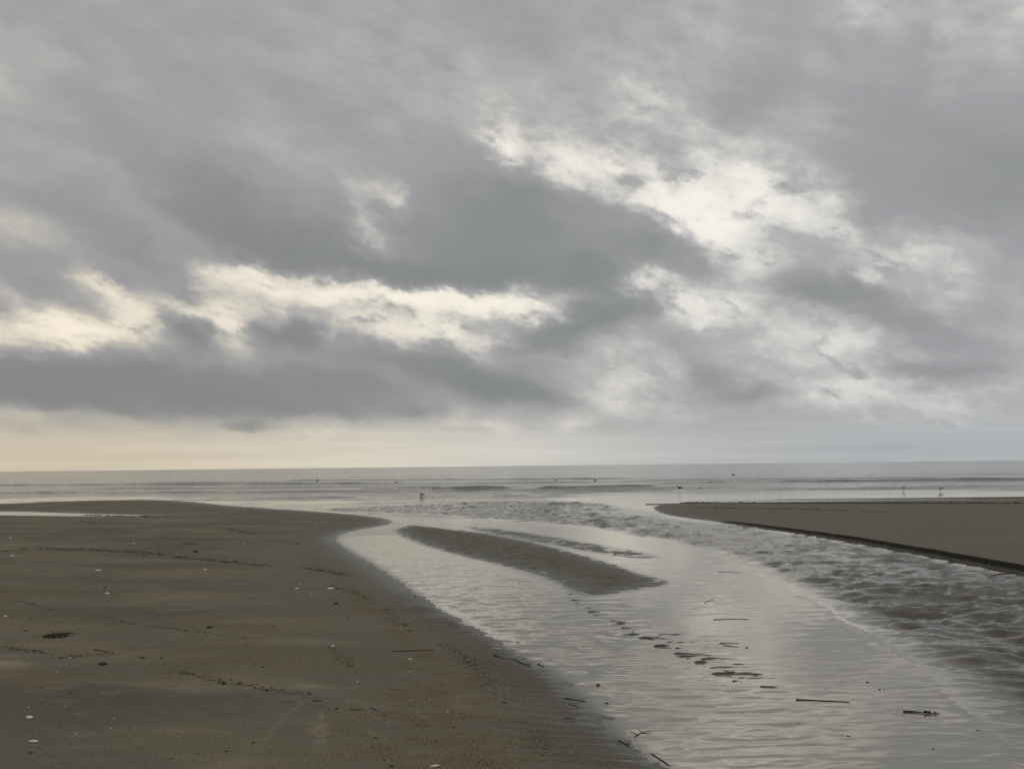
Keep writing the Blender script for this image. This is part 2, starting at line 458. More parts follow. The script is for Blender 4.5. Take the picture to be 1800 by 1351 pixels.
def terrain(x, y):
    """height of the sand and its surface traits"""
    jag = 0.06 * fbm(x * 1.1, y * 2.2, 3, 0.6, 3) * np.clip(y / 8, 0.5, 2.0)
    dl = sdist(x, y, LEFT)
    db = sdist(x, y, BAR) + jag * 1.2
    db2 = sdist(x, y, BAR2) + jag * 1.5
    dr = sdist(x, y, RIGHT) + jag * 0.5
    dp = sdist(x, y, POOL)
    # under water
    dland = np.maximum(np.maximum(dl, db), np.maximum(db2, dr))
    ds = sdist(x, y, STREAM)
    bed = -0.012 - 0.03 * sstep(-dland, 0, 3) - 0.25 * sstep(ds, -0.25, 0.5) - 0.9 * sstep(y, 45, 90)
    # left beach
    zl = np.where(dl > 0, 0.30 * (1 - np.exp(-np.maximum(dl, 0) / 5.5)), 0.035 * dl)
    zl = zl * (1 - 0.55 * sstep(y, 18, 40))
    zl = zl + 0.02 * fbm(x * 0.22, y * 0.22, 3, 0.5, 11) * sstep(dl, 0.2, 2.0)
    zl = zl + 0.006 * fbm(x * 1.5, y * 1.5, 3, 0.55, 12) * sstep(dl, 0.05, 1.0)
    pool = sstep(dp, -0.5, 0.25)
    zl = zl * (1 - 0.85 * sstep(dp, -6.0, 0.0))
    zl = zl * (1 - pool) - 0.02 * pool
    # ripple marks on the foreshore
    zone = sstep(dl, -0.02, 0.25) * (1 - sstep(dl + 0.25 * fbm(x * 0.9, y * 0.9, 2, 0.5, 15), 0.40, 0.75)) * (1 - sstep(y, 8.5, 13))
    wob = y + 0.10 * x + 0.10 * fbm(x * 0.8, y * 0.8, 2, 0.5, 14) + 0.020 * perlin(x * 3.1, y * 3.1, 16)
    ph = 2 * math.pi * wob / 0.135
    rip = np.sin(ph + 0.45 * np.sin(ph))
    zl = zl + zone * 0.0165 * rip * (0.75 + 0.5 * perlin(x * 2, y * 2, 18))
    # shoreline roughness: the small ripples break the edge
    edge = np.exp(-(dl / 0.35) ** 2)
    zl = zl + edge * (0.006 * fbm(x * 2.0, y * 3.2, 4, 0.65, 21))
    # trodden, pitted edge
    pit_c = GL([(985, 1190), (1010, 1205), (1040, 1235), (1062, 1262), (1085, 1290)])
    pit = np.exp(-(ldist(x, y, pit_c) / 0.14) ** 2)
    zl = zl + pit * 0.008 * fbm(x * 7.5, y * 6.0, 2, 0.5, 23)
    z = np.maximum(bed, zl)
    # bars
    for d, h, sd in ((db, 0.050, 31), (db2, 0.024, 37)):
        zb = np.where(d > 0, h * (1 - np.exp(-np.maximum(d, 0) / 0.55)), 0.08 * d)
        zb = zb + (0.016 * fbm(x * 3.2, y * 4.4, 3, 0.65, sd) - 0.030 * np.clip(perlin(x * 5.0, y * 4.2, sd + 4) - 0.1, 0, 1) + 0.006 * np.sin(2 * math.pi * (y + 0.2 * x + 0.12 * fbm(x, y, 2, 0.5, sd + 2)) / 0.30)) * sstep(d, -0.25, 0.2)
        if sd == 37:
            zb = zb - 0.010 * sstep(perlin(x * 1.8, y * 2.2, 39), -0.1, 0.6)
        tail = sstep(y, 9.0, 12.0)
        z = np.maximum(z, zb * (0.25 + 0.75 * tail) if sd == 31 else zb)
    barpit = sstep(perlin(x * 5.0, y * 4.2, 35), 0.15, 0.55) * sstep(db, 0.0, 0.25) + 0.7 * sstep(perlin(x * 4.0, y * 9.0, 36), 0.2, 0.5) * sstep(db, 0.02, 0.15)  # bar pits darkened in colour: small shadows painted in, along with wet hollows
    # right bank with its cut edge
    cut_h = np.interp(y, [11.0, 13.0, 18.0, 24.0, 26.5], [0.105, 0.105, 0.080, 0.042, 0.0]) * sstep(x, 5.9, 6.4) + 0.008
    dc = dr + 0.06 * fbm(x * 1.7, y * 1.7, 4, 0.62, 44) * np.clip(cut_h / 0.1, 0, 1)
    zr = np.where(dc > 0, cut_h * sstep(dc, 0.0, 0.05) + 0.10 * (1 - np.exp(-np.maximum(dc - 0.05, 0) / 4.0)) * (1 - 0.6 * sstep(y, 25, 38)), np.where(cut_h > 0.02, 0.8, 0.12) * dc)
    zr = zr + 0.012 * fbm(x * 0.35, y * 0.35, 3, 0.5, 45) * sstep(dc, 0.3, 2.0)
    zr = zr - 0.02 * sstep(y, 36.2, 36.6) * sstep(dr, 0.1, 1.0) * 0.5
    z = np.maximum(z, zr)
    # lee faces of drowned ripples
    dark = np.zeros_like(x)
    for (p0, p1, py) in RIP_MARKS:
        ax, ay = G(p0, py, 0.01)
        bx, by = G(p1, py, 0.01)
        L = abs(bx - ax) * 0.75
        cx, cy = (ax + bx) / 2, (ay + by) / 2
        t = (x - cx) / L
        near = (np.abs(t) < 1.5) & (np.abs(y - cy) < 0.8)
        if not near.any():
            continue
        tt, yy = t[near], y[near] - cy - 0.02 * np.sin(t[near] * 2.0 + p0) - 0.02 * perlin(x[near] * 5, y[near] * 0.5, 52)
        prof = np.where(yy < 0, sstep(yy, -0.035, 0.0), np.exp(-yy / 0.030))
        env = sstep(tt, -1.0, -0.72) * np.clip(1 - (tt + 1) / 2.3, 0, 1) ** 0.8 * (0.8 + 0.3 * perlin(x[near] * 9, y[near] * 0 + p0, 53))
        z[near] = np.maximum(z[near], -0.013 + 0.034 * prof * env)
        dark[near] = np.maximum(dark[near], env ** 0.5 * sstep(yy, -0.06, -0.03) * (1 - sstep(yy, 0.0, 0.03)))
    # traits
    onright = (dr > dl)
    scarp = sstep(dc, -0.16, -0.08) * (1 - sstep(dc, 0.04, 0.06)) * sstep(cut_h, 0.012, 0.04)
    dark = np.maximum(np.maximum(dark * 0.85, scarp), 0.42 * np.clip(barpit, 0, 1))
    wide = 0.30 + 0.5 * (1 - sstep(y, 4.0, 8.0))
    band = np.exp(-((dl - 0.62 - wide * 0.6 - 0.25 * fbm(x * 0.5, y * 0.5, 2, 0.5, 61)) / wide) ** 2)
    brown = band * sstep(fbm(x * 0.8, y * 1.1, 4, 0.6, 62) + 0.45 + 0.5 * (1 - sstep(y, 4.5, 7.5)), 0.0, 0.6) * (1 - sstep(y, 12, 20))
    brown = np.maximum(brown, 0.6 * sstep(fbm(x * 0.30, y * 0.55, 4, 0.6, 63) + 0.12, 0.0, 0.5) * sstep(dl, 0.6, 1.6) * (1 - sstep(y, 9, 16)))
    fcx, fcy = G(556, 1192, 0.2)
    fr_, fa_ = np.hypot(x - fcx, y - fcy), np.arctan2(y - fcy, x - fcx)
    fan_ = sstep(perlin(fa_ * 5.0, fr_ * 1.3, 65) + 0.6 * perlin(fa_ * 14.0, fr_ * 3.0, 66), 0.05, 0.6) * sstep(fr_, 0.05, 0.3) * (1 - sstep(fr_, 0.9, 1.9)) * sstep(x, fcx - 0.25, fcx + 0.05) * (1 - sstep(y, fcy + 0.1, fcy + 0.4)) * (0.5 + 0.5 * sstep(perlin(x * 16, y * 16, 70), -0.3, 0.3))
    drift = sstep(fbm(x * 0.25 + 0.1 * y, y * 0.9, 4, 0.6, 67), 0.10, 0.50) * sstep(dl, 0.9, 2.0) * (1 - sstep(y, 10, 16))
    tan = np.maximum(0.8 * fan_, 0.9 * drift)
    wet = 1 - sstep(z + 0.008 * fbm(x * 1.2, y * 2.4, 3, 0.6, 64), 0.0, 0.045)
    wet = np.where(dr > dl, wet * (1 - 0.5 * sstep(dc, 0, 0.3)), wet)
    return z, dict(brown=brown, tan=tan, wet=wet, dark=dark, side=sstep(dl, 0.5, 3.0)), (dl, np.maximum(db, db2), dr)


def height(x, y):
    z, _, _ = terrain(np.array([x], float), np.array([y], float))
    return float(z[0])


def ground_at(px, py):
    """where the line of sight meets sand or water"""
    d = ray(px, py)
    t0 = (0.5 - CAM_H) / d.z
    t1 = (-0.02 - CAM_H) / d.z
    ts = np.linspace(t0, t1, 400)
    x, y, zz = d.x * ts, d.y * ts, CAM_H + d.z * ts
    z, _, _ = terrain(x, y)
    z = np.maximum(z, 0.0)
    hit = np.nonzero(zz <= z)[0]
    i = hit[0] if len(hit) else -1
    return Vector((x[i], y[i], max(z[i], 0.0)))


# ------------------------------------------------------------------ sheets
def grid_object(name, X, Y, Z, attrs, mat, keep=None):
    """one mesh object from a structured grid (keep: faces to use)"""
    nr, nc = X.shape
    idx = np.arange(nr * nc).reshape(nr, nc)
    q = np.stack([idx[:-1, :-1], idx[:-1, 1:], idx[1:, 1:], idx[1:, :-1]], -1).reshape(-1, 4)
    if keep is not None:
        q = q[keep.reshape(-1)]
    used, inv = np.unique(q, return_inverse=True)
    q = inv.reshape(-1, 4)
    co = np.stack([X.ravel(), Y.ravel(), Z.ravel()], -1)[used]
    me = bpy.data.meshes.new(name)
    me.vertices.add(len(co))
    me.vertices.foreach_set('co', co.astype(np.float32).ravel())
    me.loops.add(q.size)
    me.loops.foreach_set('vertex_index', q.astype(np.int32).ravel())
    me.polygons.add(len(q))
    me.polygons.foreach_set('loop_start', np.arange(0, q.size, 4, dtype=np.int32))
    me.polygons.foreach_set('loop_total', np.full(len(q), 4, np.int32))
    me.update(calc_edges=True)
    me.shade_smooth()
    for k, v in attrs.items():
        a = me.attributes.new(k, 'FLOAT', 'POINT')
        a.data.foreach_set('value', v.ravel()[used].astype(np.float32))
    me.materials.append(mat)
    o = bpy.data.objects.new(name, me)
    COL.objects.link(o)
    o['kind'] = 'structure'
    return o


def material(name):
    m = bpy.data.materials.new(name)
    m.use_nodes = True
    m.node_tree.nodes.clear()
    N = NT(m.node_tree)
    b = N.new('ShaderNodeBsdfPrincipled')
    o = N.new('ShaderNodeOutputMaterial')
    m.node_tree.links.new(b.outputs[0], o.inputs[0])
    return m, N, b


def attr(N, name):
    a = N.new('ShaderNodeAttribute', attribute_name=name)
    return a.outputs['Fac']


def sand_material():
    m, N, b = material('sand')
    pos = N.new('ShaderNodeNewGeometry').outputs['Position']
    brown, wet, dark, side = (attr(N, k) for k in ('brown', 'wet', 'dark', 'side'))
    big = N.noise(N.v('MULTIPLY', pos, (0.35, 0.8, 1)), 1.0, 4, 0.6)
    mid = N.noise(N.v('MULTIPLY', pos, (2.2, 4.5, 1)), 1.0, 5, 0.62)
    grain = N.noise(pos, 95.0, 3, 0.7)
    speck = N.noise(pos, 260.0, 2, 0.6)
    base = N.ramp(big, [(0.34, (0.116, 0.102, 0.074)), (0.50, (0.150, 0.130, 0.091)), (0.66, (0.200, 0.168, 0.113))])
    far = N.mix(N.lin(big, 0.3, 0.7), (0.140, 0.130, 0.096), (0.162, 0.150, 0.112))
    base = N.mix(side, far, base)
    base = N.mix(N.m('MULTIPLY', N.smooth(mid, 0.5, 0.75), N.m('MULTIPLY', side, 0.55)), base, (0.235, 0.200, 0.145))
    base = N.mix(N.m('MULTIPLY', attr(N, 'tan'), N.smooth(mid, 0.36, 0.6, 0.35, 1.0)), base, (0.275, 0.235, 0.170))
    bc = N.mix(N.smooth(grain, 0.35, 0.62), (0.080, 0.062, 0.036), (0.185, 0.145, 0.086))
    base = N.mix(N.m('MULTIPLY', brown, N.smooth(N.m('ADD', mid, N.m('MULTIPLY', N.m('SUBTRACT', grain, 0.5), 0.5)), 0.34, 0.58)), base, bc)
    base = N.mix(1.0, base, N.ramp(grain, [(0.25, (0.52,) * 3), (0.5, (0.93,) * 3), (0.75, (1.5,) * 3)]), 'MULTIPLY')
    base = N.mix(1.0, base, N.ramp(speck, [(0.28, (0.60,) * 3), (0.42, (1.0,) * 3), (0.62, (1.0,) * 3), (0.76, (1.5,) * 3)]), 'MULTIPLY')
    base = N.mix(1.0, base, N.mix(wet, (1, 1, 1), (0.60, 0.61, 0.60)), 'MULTIPLY')
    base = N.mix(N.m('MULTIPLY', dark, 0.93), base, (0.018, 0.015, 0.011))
    N.put(b.inputs['Base Color'], base)
    N.put(b.inputs['Roughness'], N.m('MULTIPLY_ADD', wet, -0.56, 0.92))
    N.put(b.inputs['Specular IOR Level'], N.m('MULTIPLY_ADD', wet, 0.30, 0.20))
    bump = N.new('ShaderNodeBump')
    bump.inputs['Strength'].default_value = 0.8
    bump.inputs['Distance'].default_value = 0.010
    N.put(bump.inputs['Height'], N.m('ADD', N.m('MULTIPLY', grain, 0.6), N.m('MULTIPLY', mid, 1.6)))
    N.put(b.inputs['Normal'], bump.outputs[0])
    return m


def water_material():
    m, N, b = material('water')
    geo = N.new('ShaderNodeNewGeometry')
    pos = geo.outputs['Position']
    rip, foam, deep = (attr(N, k) for k in ('rip', 'foam', 'deep'))
    col = N.mix(deep, (0.150, 0.138, 0.112), (0.036, 0.028, 0.016))
    fn = N.noise(N.v('MULTIPLY', pos, (5.0, 9.0, 1)), 1.0, 4, 0.7)
    ff = N.smooth(N.m('ADD', foam, N.m('MULTIPLY', N.m('SUBTRACT', fn, 0.5), 0.9)), 0.42, 0.62)
    ff = N.m('MULTIPLY', ff, N.smooth(foam, 0.02, 0.2))
    N.put(b.inputs['Base Color'], N.mix(ff, col, (0.62, 0.62, 0.60)))
    b.inputs['IOR'].default_value = 1.333
    N.put(b.inputs['Roughness'], N.m('ADD', N.m('MULTIPLY', ff, 0.6), N.m('MULTIPLY_ADD', rip, 0.30, 0.03)))
    # small waves as tilt of the surface
    n1 = N.noise(N.v('MULTIPLY', pos, (3.0, 6.0, 1)), 1.0, 3, 0.6, color=True)
    n2 = N.noise(N.v('MULTIPLY', pos, (13.0, 26.0, 1)), 1.0, 3, 0.6, color=True)
    t = N.v('ADD', N.v('SCALE', N.v('SUBTRACT', n1, (.5, .5, .5)), 1.3), N.v('SCALE', N.v('SUBTRACT', n2, (.5, .5, .5)), 1.2))
    t = N.v('MULTIPLY', N.v('SCALE', t, rip), (0.55, 1.0, 0.0))
    nrm = N.v('NORMALIZE', N.v('ADD', geo.outputs['Normal'], t))
    N.put(b.inputs['Normal'], nrm)
    # silvery skin of the water film
    gl = N.new('ShaderNodeBsdfAnisotropic')
    gl.inputs['Color'].default_value = (1.0, 0.95, 0.84, 1)
    N.put(gl.inputs['Roughness'], N.m('MULTIPLY_ADD', rip, 0.6, 0.10))
    N.put(gl.inputs['Normal'], nrm)
    mx = N.new('ShaderNodeMixShader')
    N.put(mx.inputs[0], N.m('MULTIPLY', N.m('SUBTRACT', 1.0, ff), N.m('MULTIPLY', attr(N, 'film'), N.m('MULTIPLY_ADD', deep, -0.40, 0.42))))
    out = [n for n in m.node_tree.nodes if n.type == 'OUTPUT_MATERIAL'][0]
    m.node_tree.links.new(b.outputs[0], mx.inputs[1])
    m.node_tree.links.new(gl.outputs[0], mx.inputs[2])
    m.node_tree.links.new(mx.outputs[0], out.inputs[0])
    return m


SAND, WATER = sand_material(), water_material()

near_rows = 1 / np.linspace(1 / 2.6, 1 / 24.0, 520)
front = np.linspace(-6, 2.55, 36)


def fan(rows, cols):
    u = np.linspace(-1, 1, cols)
    u = 0.70 * u + 0.30 * u ** 3
    half = 6.0 + 0.92 * np.maximum(rows, 0)
    return half[:, None] * u[None, :], np.repeat(rows[:, None], cols, 1)


def build_land():
    land_rows = 1 / np.linspace(1 / 2.6, 1 / 24.0, 720)
    rows = np.concatenate([front, land_rows, np.arange(24.3, 60, 0.34), np.linspace(61, 120, 20)])
    X, Y = fan(rows, 860)
    Z, tr, (dl, db, dr) = terrain(X, Y)
    c = lambda a: 0.25 * (a[:-1, :-1] + a[:-1, 1:] + a[1:, :-1] + a[1:, 1:])
    fl, fb, fr = c(dl), c(db), c(dr)
    is_l = (fl > -0.15) & (fl > fb) & (fl > fr)
    is_b = (fb > -0.12) & ~is_l & (fb > fr)
    is_r = (fr > -0.35) & ~is_l & ~is_b
    for name, mask, label in (('beach', is_l, 'dark brown-grey sand beach strewn with twigs and shells'),
                              ('sand_bar', is_b, 'low grey sand bar lying in the shallow channel'),
                              ('stream_bed', ~(is_l | is_b | is_r), 'drowned rippled sand bed of the stream')):
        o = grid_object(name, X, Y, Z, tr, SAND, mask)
        o['label'] = label
    # the far bank: rows follow its cut edge
    ed = RIGHT[:-2]
    ys = np.concatenate([np.linspace(4.5, 11.5, 40), 1 / np.linspace(1 / 11.6, 1 / 33.0, 330), np.arange(33.1, 44.5, 0.12)])
    order = np.argsort(ed[:, 1])
    xe = np.interp(ys, ed[order, 1], ed[order, 0])
    off = np.concatenate([np.linspace(-0.75, -0.06, 16), np.linspace(-0.05, 0.16, 22), np.geomspace(0.18, 46.0, 190)])
    X, Y = xe[:, None] + off[None, :], np.repeat(ys[:, None], len(off), 1)
    Z, tr, _ = terrain(X, Y)
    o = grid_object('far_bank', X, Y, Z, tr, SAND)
    o['label'] = 'flat grey sand bank with a dark cut edge across the stream'


# crest lines of small breakers: survey points, height (m), front width, back width
SWELL = [([(752, 860), (800, 860.5), (897, 859)], 0.32, 0.5, 1.6), ([(945, 859), (1050, 858), (1165, 857)], 0.27, 0.5, 1.5),
         ([(1150, 850.5), (1300, 847.5), (1500, 846), (1800, 843), (2200, 840)], 0.30, 0.7, 2.2),
         ([(-300, 856), (0, 853), (250, 852), (600, 850), (760, 850)], 0.20, 0.7, 2.0),
         ([(1180, 860), (1400, 859), (1600, 857.5), (1900, 855)], 0.14, 0.4, 1.2),
         ([(560, 865), (760, 866), (950, 864), (1180, 861)], 0.07, 0.3, 1.0),
         ([(-200, 868), (100, 866), (400, 865), (620, 863)], 0.10, 0.35, 1.0),
         ([(1560, 857), (1640, 855.5), (1700, 855)], 0.12, 0.4, 1.0),
         ([(300, 845), (700, 843), (1150, 841)], 0.16, 0.9, 3.0), ([(900, 836), (1400, 832), (1800, 829)], 0.16, 1.2, 4.0), ([(-100, 843), (200, 841), (420, 839)], 0.16, 1.2, 4.0),
         ([(760, 878), (900, 872.5), (1100, 868)], 0.035, 0.2, 0.8), ([(900, 876), (1060, 871)], 0.03, 0.2, 0.8), ([(620, 886), (760, 882), (900, 880)], 0.04, 0.2, 0.7),
         ([(1200, 868), (1340, 866)], 0.03, 0.2, 0.8)]


def build_water():
    rows = np.concatenate([front, near_rows, np.arange(24.3, 112, 0.36), np.geomspace(113, 24000, 80)])
    X, Y = fan(rows, 610)
    dl, dr = sdist(X, Y, LEFT), sdist(X, Y, RIGHT)
    dland = np.maximum(np.maximum(dl, dr), np.maximum(sdist(X, Y, BAR), sdist(X, Y, BAR2)))
    ds = sdist(X, Y, STREAM) + 0.22 * fbm(X * 0.9, Y * 0.7, 3, 0.6, 71) * np.clip(Y / 10, 0.5, 2)
    stream = sstep(ds, -0.10, 0.55)
    eddy = 0.50 * sstep(sdist(X, Y, EDDY) + 0.12 * fbm(X * 1.5, Y * 1.5, 2, 0.5, 73), -0.15, 0.35)
    sea = sstep(Y, 38, 47)
    glassy = np.zeros_like(X)
    for g in GLASSY:
        glassy = np.maximum(glassy, sstep(sdist(X, Y, g) + 0.8 * fbm(X * 0.25, Y * 0.6, 3, 0.6, 77), -0.5, 0.5))
    chan = np.clip(1 - stream - sea, 0, 1)
    # flat wet strand between the channel and the stream
    lane = sdist(X, Y, GL([(590, 945), (700, 940), (1000, 1035), (1320, 1180), (1400, 1280), (1080, 1285), (900, 1150), (760, 1070)]))
    lane = sstep(lane, -0.5, 0.3)
    calm = 1 - glassy
    shore = sstep(-dland, 0.0, 0.35)
    # standing waves of the stream
    wx, wy = X + 0.25 * perlin(X * 0.9, Y * 0.9, 79), Y + 0.30 * perlin(X * 0.8, Y * 0.8, 80)
    a1 = perlin(wx * 0.75 + 0.25 * Y, wy * 2.1, 81)
    a2 = perlin(wx * 1.9, wy * 5.4 + 0.5 * X, 82)
    a3 = perlin(X * 3.6, Y * 9.5 + X, 83)
    chop = 0.036 * a1 + 0.030 * a2 + 0.017 * a3 + 0.007 * perlin(X * 7 + Y, Y * 18, 78) + 0.006 * (1 - np.abs(a2)) ** 2
    turb = 0.70 + 0.55 * sstep(fbm(X * 0.45, Y * 0.35, 3, 0.5, 84), -0.3, 0.4)
    Z = stream * turb * shore * (1 - glassy) * 1.4 * (chop - 0.010)
    # wavelets of the channel, crests across the view
    ph = 2 * math.pi * (Y + 0.05 * X + 0.16 * fbm(X * 1.2, Y * 1.4, 4, 0.6, 85)) / 0.17
    wl = np.sin(ph + 0.3 * np.sin(ph)) * (0.5 + 0.9 * np.clip(perlin(X * 0.9, Y * 2.2, 86) + 0.35, 0, 1))
    wl = 0.45 * wl + 1.5 * perlin(X * 1.7 + 0.3 * Y, Y * 7.0, 68) + 0.9 * perlin(X * 4.2, Y * 14.0, 69)
    Z = Z + 0.0050 * wl * lane * (1 - stream) * shore * (1 - sstep(Y, 14, 24) * 0.6)
    ph2 = 2 * math.pi * (Y - 0.12 * X + 0.22 * fbm(X * 1.1, Y * 1.3, 3, 0.55, 87)) / 0.13
    Z = Z + eddy * shore * 0.0055 * (0.5 * np.sin(ph2 + 0.4 * np.sin(ph2)) + 1.3 * perlin(X * 2.4, Y * 7.5, 88) + 0.8 * perlin(X * 5.5, Y * 15.0, 77))
    # feathered rills over the flat
    fx, fy = X - 3.4, Y - 4.6
    rr = np.hypot(fx * 0.8, fy * 1.3) + 0.25 * fbm(X * 0.9, Y * 0.9, 3, 0.5, 89)
    flat = np.clip(1 - stream - lane - eddy, 0, 1) * (1 - sstep(Y, 14, 20))
    Z = Z + flat * (0.0012 * perlin(X * 2.6, Y * 9.0, 98) + 0.0009 * perlin(X * 6.0, Y * 19.0, 99) + 0.0006 * np.sin(rr * 44) * sstep(perlin(X * 0.8, Y * 1.1, 90), -0.2, 0.5))
    Z = Z + 0.007 * np.exp(-((ds + 0.10) / 0.05) ** 2) * (1 - sstep(Y, 13, 19)) * sstep(-dland, 0.3, 0.8)
    # sea
    seaz = np.zeros_like(X)
    for pts, h, wf, wb in SWELL:
        P = GL(pts)
        order = np.argsort(P[:, 0])
        P = P[order]
        yc = np.interp(X, P[:, 0], P[:, 1]) + 0.35 * fbm(X * 0.11, X * 0 + h * 31, 3, 0.5, 91)
        span = P[-1, 0] - P[0, 0]
        win = sstep(X, P[0, 0] - 0.05 * span, P[0, 0] + 0.10 * span) * (1 - sstep(X, P[-1, 0] - 0.10 * span, P[-1, 0] + 0.05 * span))
        s = Y - yc
        seaz = seaz + 0.95 * h * win * (0.8 + 0.3 * perlin(X * 0.3, X * 0 + 3.3, 92)) * np.where(s < 0, np.exp(-(s / wf) ** 2), np.exp(-(s / wb) ** 2))
    rw = np.random.RandomState(8)
    for k in range(26):
        yk, xc, ln, hk = rw.uniform(44, 108), rw.uniform(-0.7, 0.7), rw.uniform(3, 16), rw.uniform(0.04, 0.12)
        yc = yk + 0.4 * fbm(X * 0.13, X * 0 + k, 2, 0.5, 93) + rw.uniform(-0.03, 0.03) * X
        win = np.exp(-((X - xc * yk) / ln) ** 4)
        s = Y - yc
        seaz = seaz + hk * win * np.where(s < 0, np.exp(-(s / 0.45) ** 2), np.exp(-(s / 1.4) ** 2))
    seaz = seaz + sea * 0.045 * fbm(X * 0.12, Y * 0.32, 3, 0.55, 94) + sea * 0.014 * fbm(X * 0.5, Y * 1.1, 2, 0.6, 95)
    fade = 1 - sstep(Y, 110, 400)
    Z = Z + seaz * shore * fade
    streaks = fbm(X * 0.02, Y * 0.10, 3, 0.5, 96)
    rip = stream * 0.24 * turb + lane * (0.085 + 0.13 * sstep(Y, 9, 17)) + eddy * 0.11 + sea * (0.27 + 0.10 * streaks) + chan * (1 - lane) * 0.035
    mouth = sstep(Y, 22, 30) * (1 - sea)
    rip = rip + mouth * 0.05 * (1 - stream)
    rip = rip * (1 - 0.9 * glassy)
    rip = rip * (0.3 + 0.7 * shore)
    # foam: spilling crests and swash
    foam = np.zeros_like(X)
    for pts, a, w in (([(-300, 868), (0, 864), (200, 863), (420, 861), (620, 859)], 0.74, 1.9), ([(-300, 872), (0, 868), (300, 866)], 0.45, 0.6),
                      ([(-300, 888), (0, 884.5), (120, 880.5), (260, 877.5)], 0.40, 0.25),
                      ([(-500, 906), (0, 901.5), (150, 904.5), (260, 907)], 0.62, 0.45),
                      ([(1150, 854), (1400, 851), (1800, 848)], 0.46, 0.7), ([(1200, 865), (1500, 863), (1800, 862)], 0.46, 0.5), ([(600, 862), (750, 862), (900, 861), (1150, 859)], 0.42, 0.5), ([(480, 893), (560, 899)], 0.4, 0.4)):
        foam = np.maximum(foam, a * np.exp(-(ldist(X, Y, GL(pts)) / w) ** 2))
    # lace along the trodden edge
    lace = np.exp(-((dl + 0.05) / 0.07) ** 2) * (1 - sstep(Y, 5.5, 8)) * sstep(perlin(X * 2.3, Y * 2.3, 97), -0.2, 0.4)
    foam = np.maximum(foam, 0.38 * lace)
    deep = np.maximum(stream * 0.9, np.maximum(sstep(Y, 30, 55), 0.0))
    film = sstep(-dland, -0.02, 0.14) * (0.72 + 0.95 * sstep(Y, 7, 17))
    at = dict(rip=np.clip(rip, 0, 1), foam=foam, deep=deep, film=film)
    far_rows = np.repeat((rows[:-1] > 40.0)[:, None], X.shape[1] - 1, 1)
    o = grid_object('sea', X, Y, Z, at, WATER, far_rows)
    o['label'] = 'grey sea with low breaking waves reaching the horizon'
    o = grid_object('stream', X, Y, Z, at, WATER, ~far_rows)
    o['label'] = 'shallow stream winding over the sand to the sea'


build_land()
build_water()

# ------------------------------------------------------------------ things on the sand and water
def tag(o, label, cat, group=None):
    o['label'] = label
    o['category'] = cat
    if group:
        o['group'] = group
    return o


def mesh_obj(name, verts, faces, mat, parent=None, smooth=True):
    me = bpy.data.meshes.new(name)
    me.from_pydata([tuple(v) for v in verts], [], faces)
    if smooth:
        me.shade_smooth()
    me.materials.append(mat)
    o = bpy.data.objects.new(name, me)
    COL.objects.link(o)
    if parent:
        o.parent = parent
    return o


def empty(name, loc, rz=0.0):
    o = bpy.data.objects.new(name, None)
    o.empty_display_size = 0.05
    o.location = loc
    o.rotation_euler = (0, 0, rz)
    COL.objects.link(o)
    return o


def plain(name, c1, c2, scale, rough=0.8, spec=0.3, stretch=(1, 1, 1)):
    m, N, b = material(name)
    pos = N.new('ShaderNodeTexCoord').outputs['Object']
    f = N.noise(N.v('MULTIPLY', pos, stretch), scale, 4, 0.6)
    N.put(b.inputs['Base Color'], N.mix(N.smooth(f, 0.35, 0.65), c1, c2))
    b.inputs['Roughness'].default_value = rough
    b.inputs['Specular IOR Level'].default_value = spec
    return m


BARK = plain('wet_bark', (0.012, 0.009, 0.007), (0.035, 0.026, 0.018), 60)
BARK_WARM = plain('stripped_bark', (0.020, 0.014, 0.009), (0.085, 0.050, 0.022), 22)
SHELL = plain('bleached_shell', (0.62, 0.58, 0.52), (0.78, 0.76, 0.72), 40, 0.5)
SHELL_PINK = plain('worn_pink_shell', (0.42, 0.30, 0.24), (0.60, 0.48, 0.40), 40, 0.5)
WEED = plain('dried_seaweed', (0.012, 0.009, 0.005), (0.045, 0.032, 0.014), 50)
STRAW = plain('straw', (0.20, 0.15, 0.08), (0.10, 0.07, 0.035), 30)
REED = plain('green_reed', (0.090, 0.092, 0.028), (0.045, 0.040, 0.016), 26)
FRAG = plain('plant_fragments', (0.014, 0.010, 0.006), (0.060, 0.042, 0.022), 3.0)
GRIT = plain('shell_grit', (0.45, 0.42, 0.36), (0.70, 0.67, 0.62), 5.0)


def heights(xy):
    z, _, _ = terrain(xy[:, 0].copy(), xy[:, 1].copy())
    return np.maximum(z, 0.0)


def tube(path, rad, sides=7, seed=0, rough=0.18):
    """closed tapered tube along a 3D path"""
    rnd = np.random.RandomState(seed)
    path = np.array(path, float)
    n = len(path)
    V, F = [], []
    for i in range(n):
        t = path[min(i + 1, n - 1)] - path[max(i - 1, 0)]
        t /= np.linalg.norm(t) + 1e-9
        a = np.cross(t, (0, 0, 1.0))
        a /= np.linalg.norm(a) + 1e-9
        b = np.cross(a, t)
        for k in range(sides):
            w = 2 * math.pi * k / sides
            r = rad[i] * (1 + rough * (rnd.rand() - 0.5) * 2)
            V.append(path[i] + r * (math.cos(w) * a + math.sin(w) * b))
    for i in range(n - 1):
        for k in range(sides):
            k2 = (k + 1) % sides
            F.append((i * sides + k, i * sides + k2, (i + 1) * sides + k2, (i + 1) * sides + k))
    F.append(tuple(range(sides - 1, -1, -1)))
    F.append(tuple((n - 1) * sides + k for k in range(sides)))
    return V, F


